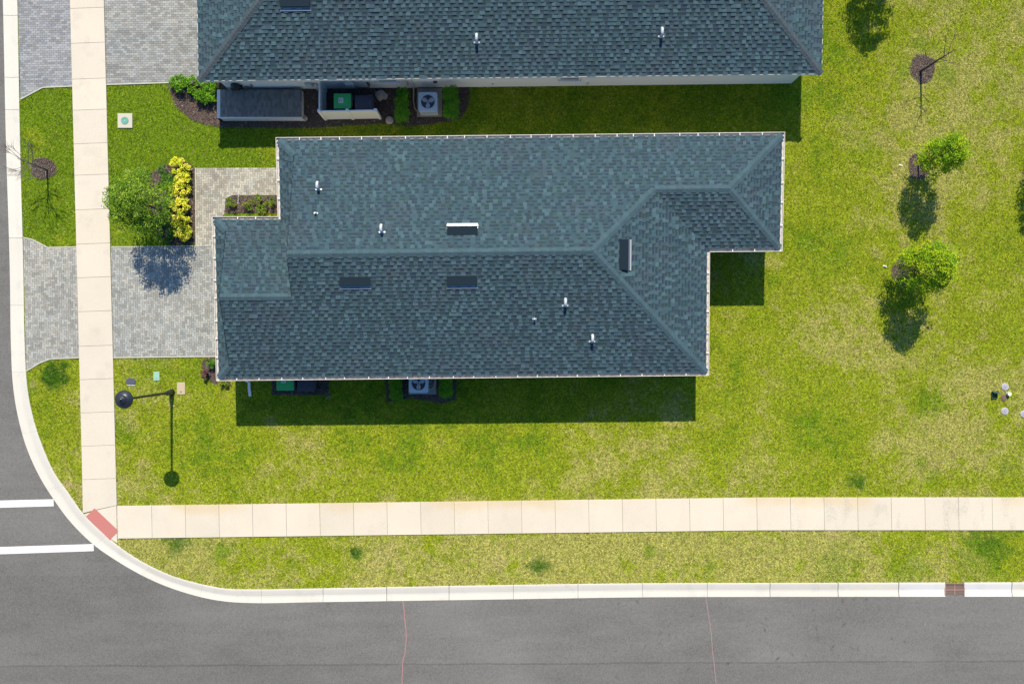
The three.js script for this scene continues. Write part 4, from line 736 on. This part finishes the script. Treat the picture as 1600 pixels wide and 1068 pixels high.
{ // raised patio with white walls
  const HP = 0.46, q = [[338.5, 139.5], [471, 139.5], [471.5, 184.5], [338.5, 185]].map(([x, y]) => at(x, y, HP)), o = q[0], t = thing('raised_patio', 'raised dark paver patio with white sides beside the upper house', 'patio', [o[0], -0.03, o[1]]);
  const L = q.map((p) => [p[0] - o[0], p[1] - o[1]]), w = L[1][0], d = L[2][1];
  part(t, 'base_wall', merge([box(w, HP, 0.06, w / 2, 0, d - 0.03), box(0.14, HP + 0.01, d, 0.07, 0, d / 2), box(w - 0.16, HP - 0.06, d - 0.14, w / 2 + 0.06, 0, d / 2 - 0.07)]), M.white);
  const s = new Soup(); for (let i = 0; i < 38; i++) for (let j = -1; j < 7; j++) { const x0 = 0.145 + i * 0.1, z0 = Math.max(0, j * 0.2 + (i % 2) * 0.1), x1 = Math.min(w, x0 + 0.096), z1 = Math.min(d - 0.06, j * 0.2 + (i % 2) * 0.1 + 0.196); if (x1 - x0 < 0.02 || z1 - z0 < 0.03) continue; const k = rr(0.75, 1.2), y = HP - 0.005 + rr(-.001, .001), c = [0.19 * k, 0.185 * k, 0.165 * k]; s.quad([x0, y, z0], [x0, y, z1], [x1, y, z1], [x1, y, z0], c); for (const [a, b] of [[[x0, z0], [x0, z1]], [[x1, z0], [x1, z1]], [[x0, z1], [x1, z1]], [[x0, z0], [x1, z0]]]) s.quad([a[0], y, a[1]], [b[0], y, b[1]], [b[0], y - 0.03, b[1]], [a[0], y - 0.03, a[1]], c); }
  part(t, 'pavers', s.build(), M.paver, { kind: 'stuff' });
}
const rockGeo = (r, k) => { const g = new THREE.IcosahedronGeometry(r, 1), p = g.attributes.position; for (let i = 0; i < p.count; i++) { const n = 0.75 + 0.45 * noise(p.getX(i) * 9 + k, p.getZ(i) * 9 + p.getY(i) * 7, k); p.setXYZ(i, p.getX(i) * n, p.getY(i) * n * 0.5 + r * 0.2, p.getZ(i) * n); } g.computeVertexNormals(); return g; };
[[475, 185, .16, 'pale stone at the patio corner'], [609, 188, .18, 'pale stone past the open end of the screen fence'], [594, 149, .24, 'flat pale stone near the wall behind the dark bin'], [601, 151, .15, 'smaller pale stone beside the flat stone near the wall']].forEach(([x, y, r, l], i) => { const p = at(x, y), t = thing('garden_stone', l, 'stone', [p[0], -0.02, p[1]], 'stones in the shaded bed'); part(t, 'stone', rockGeo(r, i + 3), M.rock); });

// ---------------------------------------------------------------- street lamp
{
  const [x, z] = at(267.5, 612.8), t = thing('street_lamp', 'dark post lamp with round domed hat on the corner lawn', 'street lamp', [x, -0.035, z]);
  const lathe = (pts, n = 28) => new THREE.LatheGeometry(pts.map((p) => new THREE.Vector2(...p)), n);
  part(t, 'base', lathe([[0, 0], [0.15, 0], [0.15, 0.06], [0.12, 0.10], [0.105, 0.45], [0.09, 0.62], [0.075, 0.68], [0.0, 0.70]]), M.lampMetal);
  part(t, 'post', lathe([[0.062, 0.68], [0.055, 2.0], [0.045, 4.25], [0.065, 4.27], [0.065, 4.32], [0.03, 4.34]], 16), M.lampMetal);
  part(t, 'lens', lathe([[0.07, 4.36], [0.13, 4.40], [0.16, 4.55], [0.17, 4.68]], 20), M.lens);
  part(t, 'collar', lathe([[0.03, 4.33], [0.10, 4.34], [0.10, 4.38], [0.03, 4.39]], 16), M.lampMetal);
  const hat = part(t, 'hat', lathe([[0.17, 4.68], [0.355, 4.67], [0.36, 4.69], [0.34, 4.73], [0.27, 4.80], [0.20, 4.845], [0.17, 4.85], [0.165, 4.90], [0.12, 4.94], [0.075, 4.955], [0.07, 5.0], [0, 5.01]], 40), M.lampMetal);
  part(hat, 'finial', lathe([[0.0, 5.0], [0.035, 5.01], [0.045, 5.05], [0.02, 5.09], [0, 5.10]], 14), M.lampMetal);
}
// ---------------------------------------------------------------- utility covers and small things on the lawn
{
  const [x, z] = at(195, 188.5), t = thing('meter_cover', 'square concrete cover with round teal lid on upper front lawn', 'utility cover', [x, -0.035, z]);
  part(t, 'collar', rbox(0.66, 0.06, 0.66, 0, 0, 0, 0.02), M.concretePlain = std({ color: rgb(0.40, 0.38, 0.31) }));
  const lid = part(t, 'lid', cyl(0.17, 0.17, 0.015, 0, 0.058, 0, 24), M.teal); part(lid, 'boss', merge([(() => { const g = new THREE.TorusGeometry(0.11, 0.012, 5, 20); g.rotateX(Math.PI / 2); g.translate(0, 0.075, 0); return g; })(), box(0.07, 0.008, 0.07, 0, 0.072, 0)]), M.mint);
}
{ const [x, z] = at(244, 587.5), t = thing('utility_lid', 'pale mint green utility lid sunk in the corner lawn', 'utility cover', [x, -0.035, z]); part(t, 'lid', rbox(0.28, 0.04, 0.40, 0, 0, 0, 0.018), M.mint); part(t, 'handle_slot', box(0.08, 0.006, 0.03, 0, 0.04, 0.1), M.teal); }
{ const [x, z] = at(282.5, 606.5), t = thing('utility_lid', 'tan rectangular utility lid beside the street lamp post', 'utility cover', [x, -0.035, z]); part(t, 'lid', rbox(0.36, 0.045, 0.54, 0, 0, 0, 0.012), M.tan); part(t, 'handle_slot', box(0.1, 0.006, 0.03, 0, 0.045, 0.15), M.slate); }
{ const [x, z] = at(204, 595.8), t = thing('utility_lid', 'dark rounded utility lid nearest the sidewalk', 'utility cover', [x, -0.035, z]); const s = new THREE.Shape(); s.absellipse(0, 0, 0.22, 0.15, 0, Math.PI * 2); const g = new THREE.ExtrudeGeometry(s, { depth: 0.03, bevelEnabled: true, bevelSize: 0.01, bevelThickness: 0.01, bevelSegments: 1, curveSegments: 16 }); g.rotateX(-Math.PI / 2); g.translate(0, 0.005, 0); part(t, 'lid', g, M.slate); part(t, 'rim', box(0.36, 0.02, 0.03, 0, 0.02, 0.165), M.lead); }
[[1571, 604, 'grey round cleanout cap at the top of the cluster'], [1570.5, 642, 'grey round cleanout cap below the cluster'], [1600.5, 646.5, 'grey round cap cut by the edge of the picture']].forEach(([px, py, l]) => { const [x, z] = at(px, py), t = thing('cleanout_cap', l, 'cleanout cap', [x, -0.035, z], 'round caps in the lawn'); part(t, 'ring', cyl(0.16, 0.155, 0.05, 0, 0, 0, 24), M.box); part(t, 'cap', cyl(0.13, 0.125, 0.02, 0, 0.05, 0, 24), M.cap); part(t, 'nut', box(0.07, 0.02, 0.07, 0, 0.068, 0), M.cap); });
{ const [x, z] = at(1575, 615), t = thing('pvc_standpipe', 'small white pipe stub in the cluster of caps', 'pipe', [x, -0.035, z]); part(t, 'pipe', cyl(0.075, 0.075, 0.18, 0, 0, 0, 18), M.pvc); part(t, 'cap', cyl(0.085, 0.08, 0.03, 0, 0.18, 0, 18), M.pvc); }
{ const [x, z] = at(1569.5, 621.5), t = thing('valve_cover', 'brown round valve cover in the cluster of caps', 'utility cover', [x, -0.035, z]); part(t, 'ring', cyl(0.15, 0.14, 0.04, 0, 0, 0, 20), M.rust); part(t, 'lid', cyl(0.10, 0.10, 0.012, 0, 0.04, 0, 16), M.barkGrey); }
{ const [x, z] = at(1554, 618), t = thing('control_box', 'open dark green box beside the cluster of caps', 'utility box', [x, -0.035, z]); part(t, 'shell', merge([box(0.02, 0.09, 0.26, -0.12, 0, 0), box(0.02, 0.09, 0.26, 0.12, 0, 0), box(0.22, 0.09, 0.02, 0, 0, -0.12), box(0.22, 0.09, 0.02, 0, 0, 0.12)]), M.teal2 = std({ color: rgb(0.02, 0.06, 0.04) })); part(t, 'floor', box(0.22, 0.01, 0.22, 0, 0, 0), M.pit); const l = box(0.24, 0.02, 0.24, 0, 0, 0); l.rotateX(1.9); l.translate(0, 0.17, -0.17); part(t, 'lid', l, M.teal2); }
[[1408, 258, 'white stake beside the upper bright green tree'], [1383, 415.5, 'white stake beside the lower bright green tree']].forEach(([px, py, l]) => { const [x, z] = at(px, py), t = thing('marker_stake', l, 'stake', [x, -0.035, z], 'white stakes by the lawn trees'); const g = box(0.16, 0.03, 0.05, 0, 0.02, 0); g.rotateZ(0.12); g.rotateY(-0.3); part(t, 'stake', g, M.pvc); part(t, 'pin', cyl(0.012, 0.012, 0.09, 0, 0, 0, 6), M.galv); });
{ const [x, z] = at(371.5, 317), t = thing('garden_stake', 'thin white stake leaning in the door bed', 'stake', [x, -0.02, z]); const g = box(0.035, 0.40, 0.02); g.rotateX(-0.9); g.rotateY(-0.3); part(t, 'stake', g, M.pvc); part(t, 'tag', box(0.06, 0.05, 0.012, 0, 0.0, 0.02), M.pvc); }
{ // downspout extension on the lawn
  const a = at(389, 597), t = thing('downspout', 'white downspout extension lying in the shade below the eave', 'downspout', [a[0], -0.02, a[1]]);
  const seg = (w, l, x, z, r) => { const g = rbox(w, 0.08, l, 0, 0, 0, 0.012); g.rotateY(r); g.translate(x, 0, z); return g; };
  part(t, 'extension', merge([seg(0.115, 0.36, 0.01, 0.14, 0.03), seg(0.12, 0.34, 0.035, 0.46, 0.12)]), M.gutter);
  part(t, 'elbow', merge([box(0.1, 0.3, 0.08, 0, 0.05, -0.06)]), M.gutter);
}
{ const [x, z] = at(513, 620.5), t = thing('hose_coil', 'pale loop of hose on the shaded grass past the bins', 'hose', [x, 0.0, z]); part(t, 'loop', tube([[-0.1, 0.01, 0.06], [-0.02, 0.02, -0.04], [0.08, 0.02, -0.02], [0.08, 0.015, 0.06], [0.03, 0.02, 0.1]], 0.014, 20, 6), M.copperTan); part(t, 'nozzle', cyl(0.02, 0.015, 0.08, -0.1, 0, 0.06, 8), M.galv); }

scene.traverse((o) => { if (o.isMesh && o !== sky) { o.castShadow = true; o.receiveShadow = true; } });
renderer.render(scene, camera);
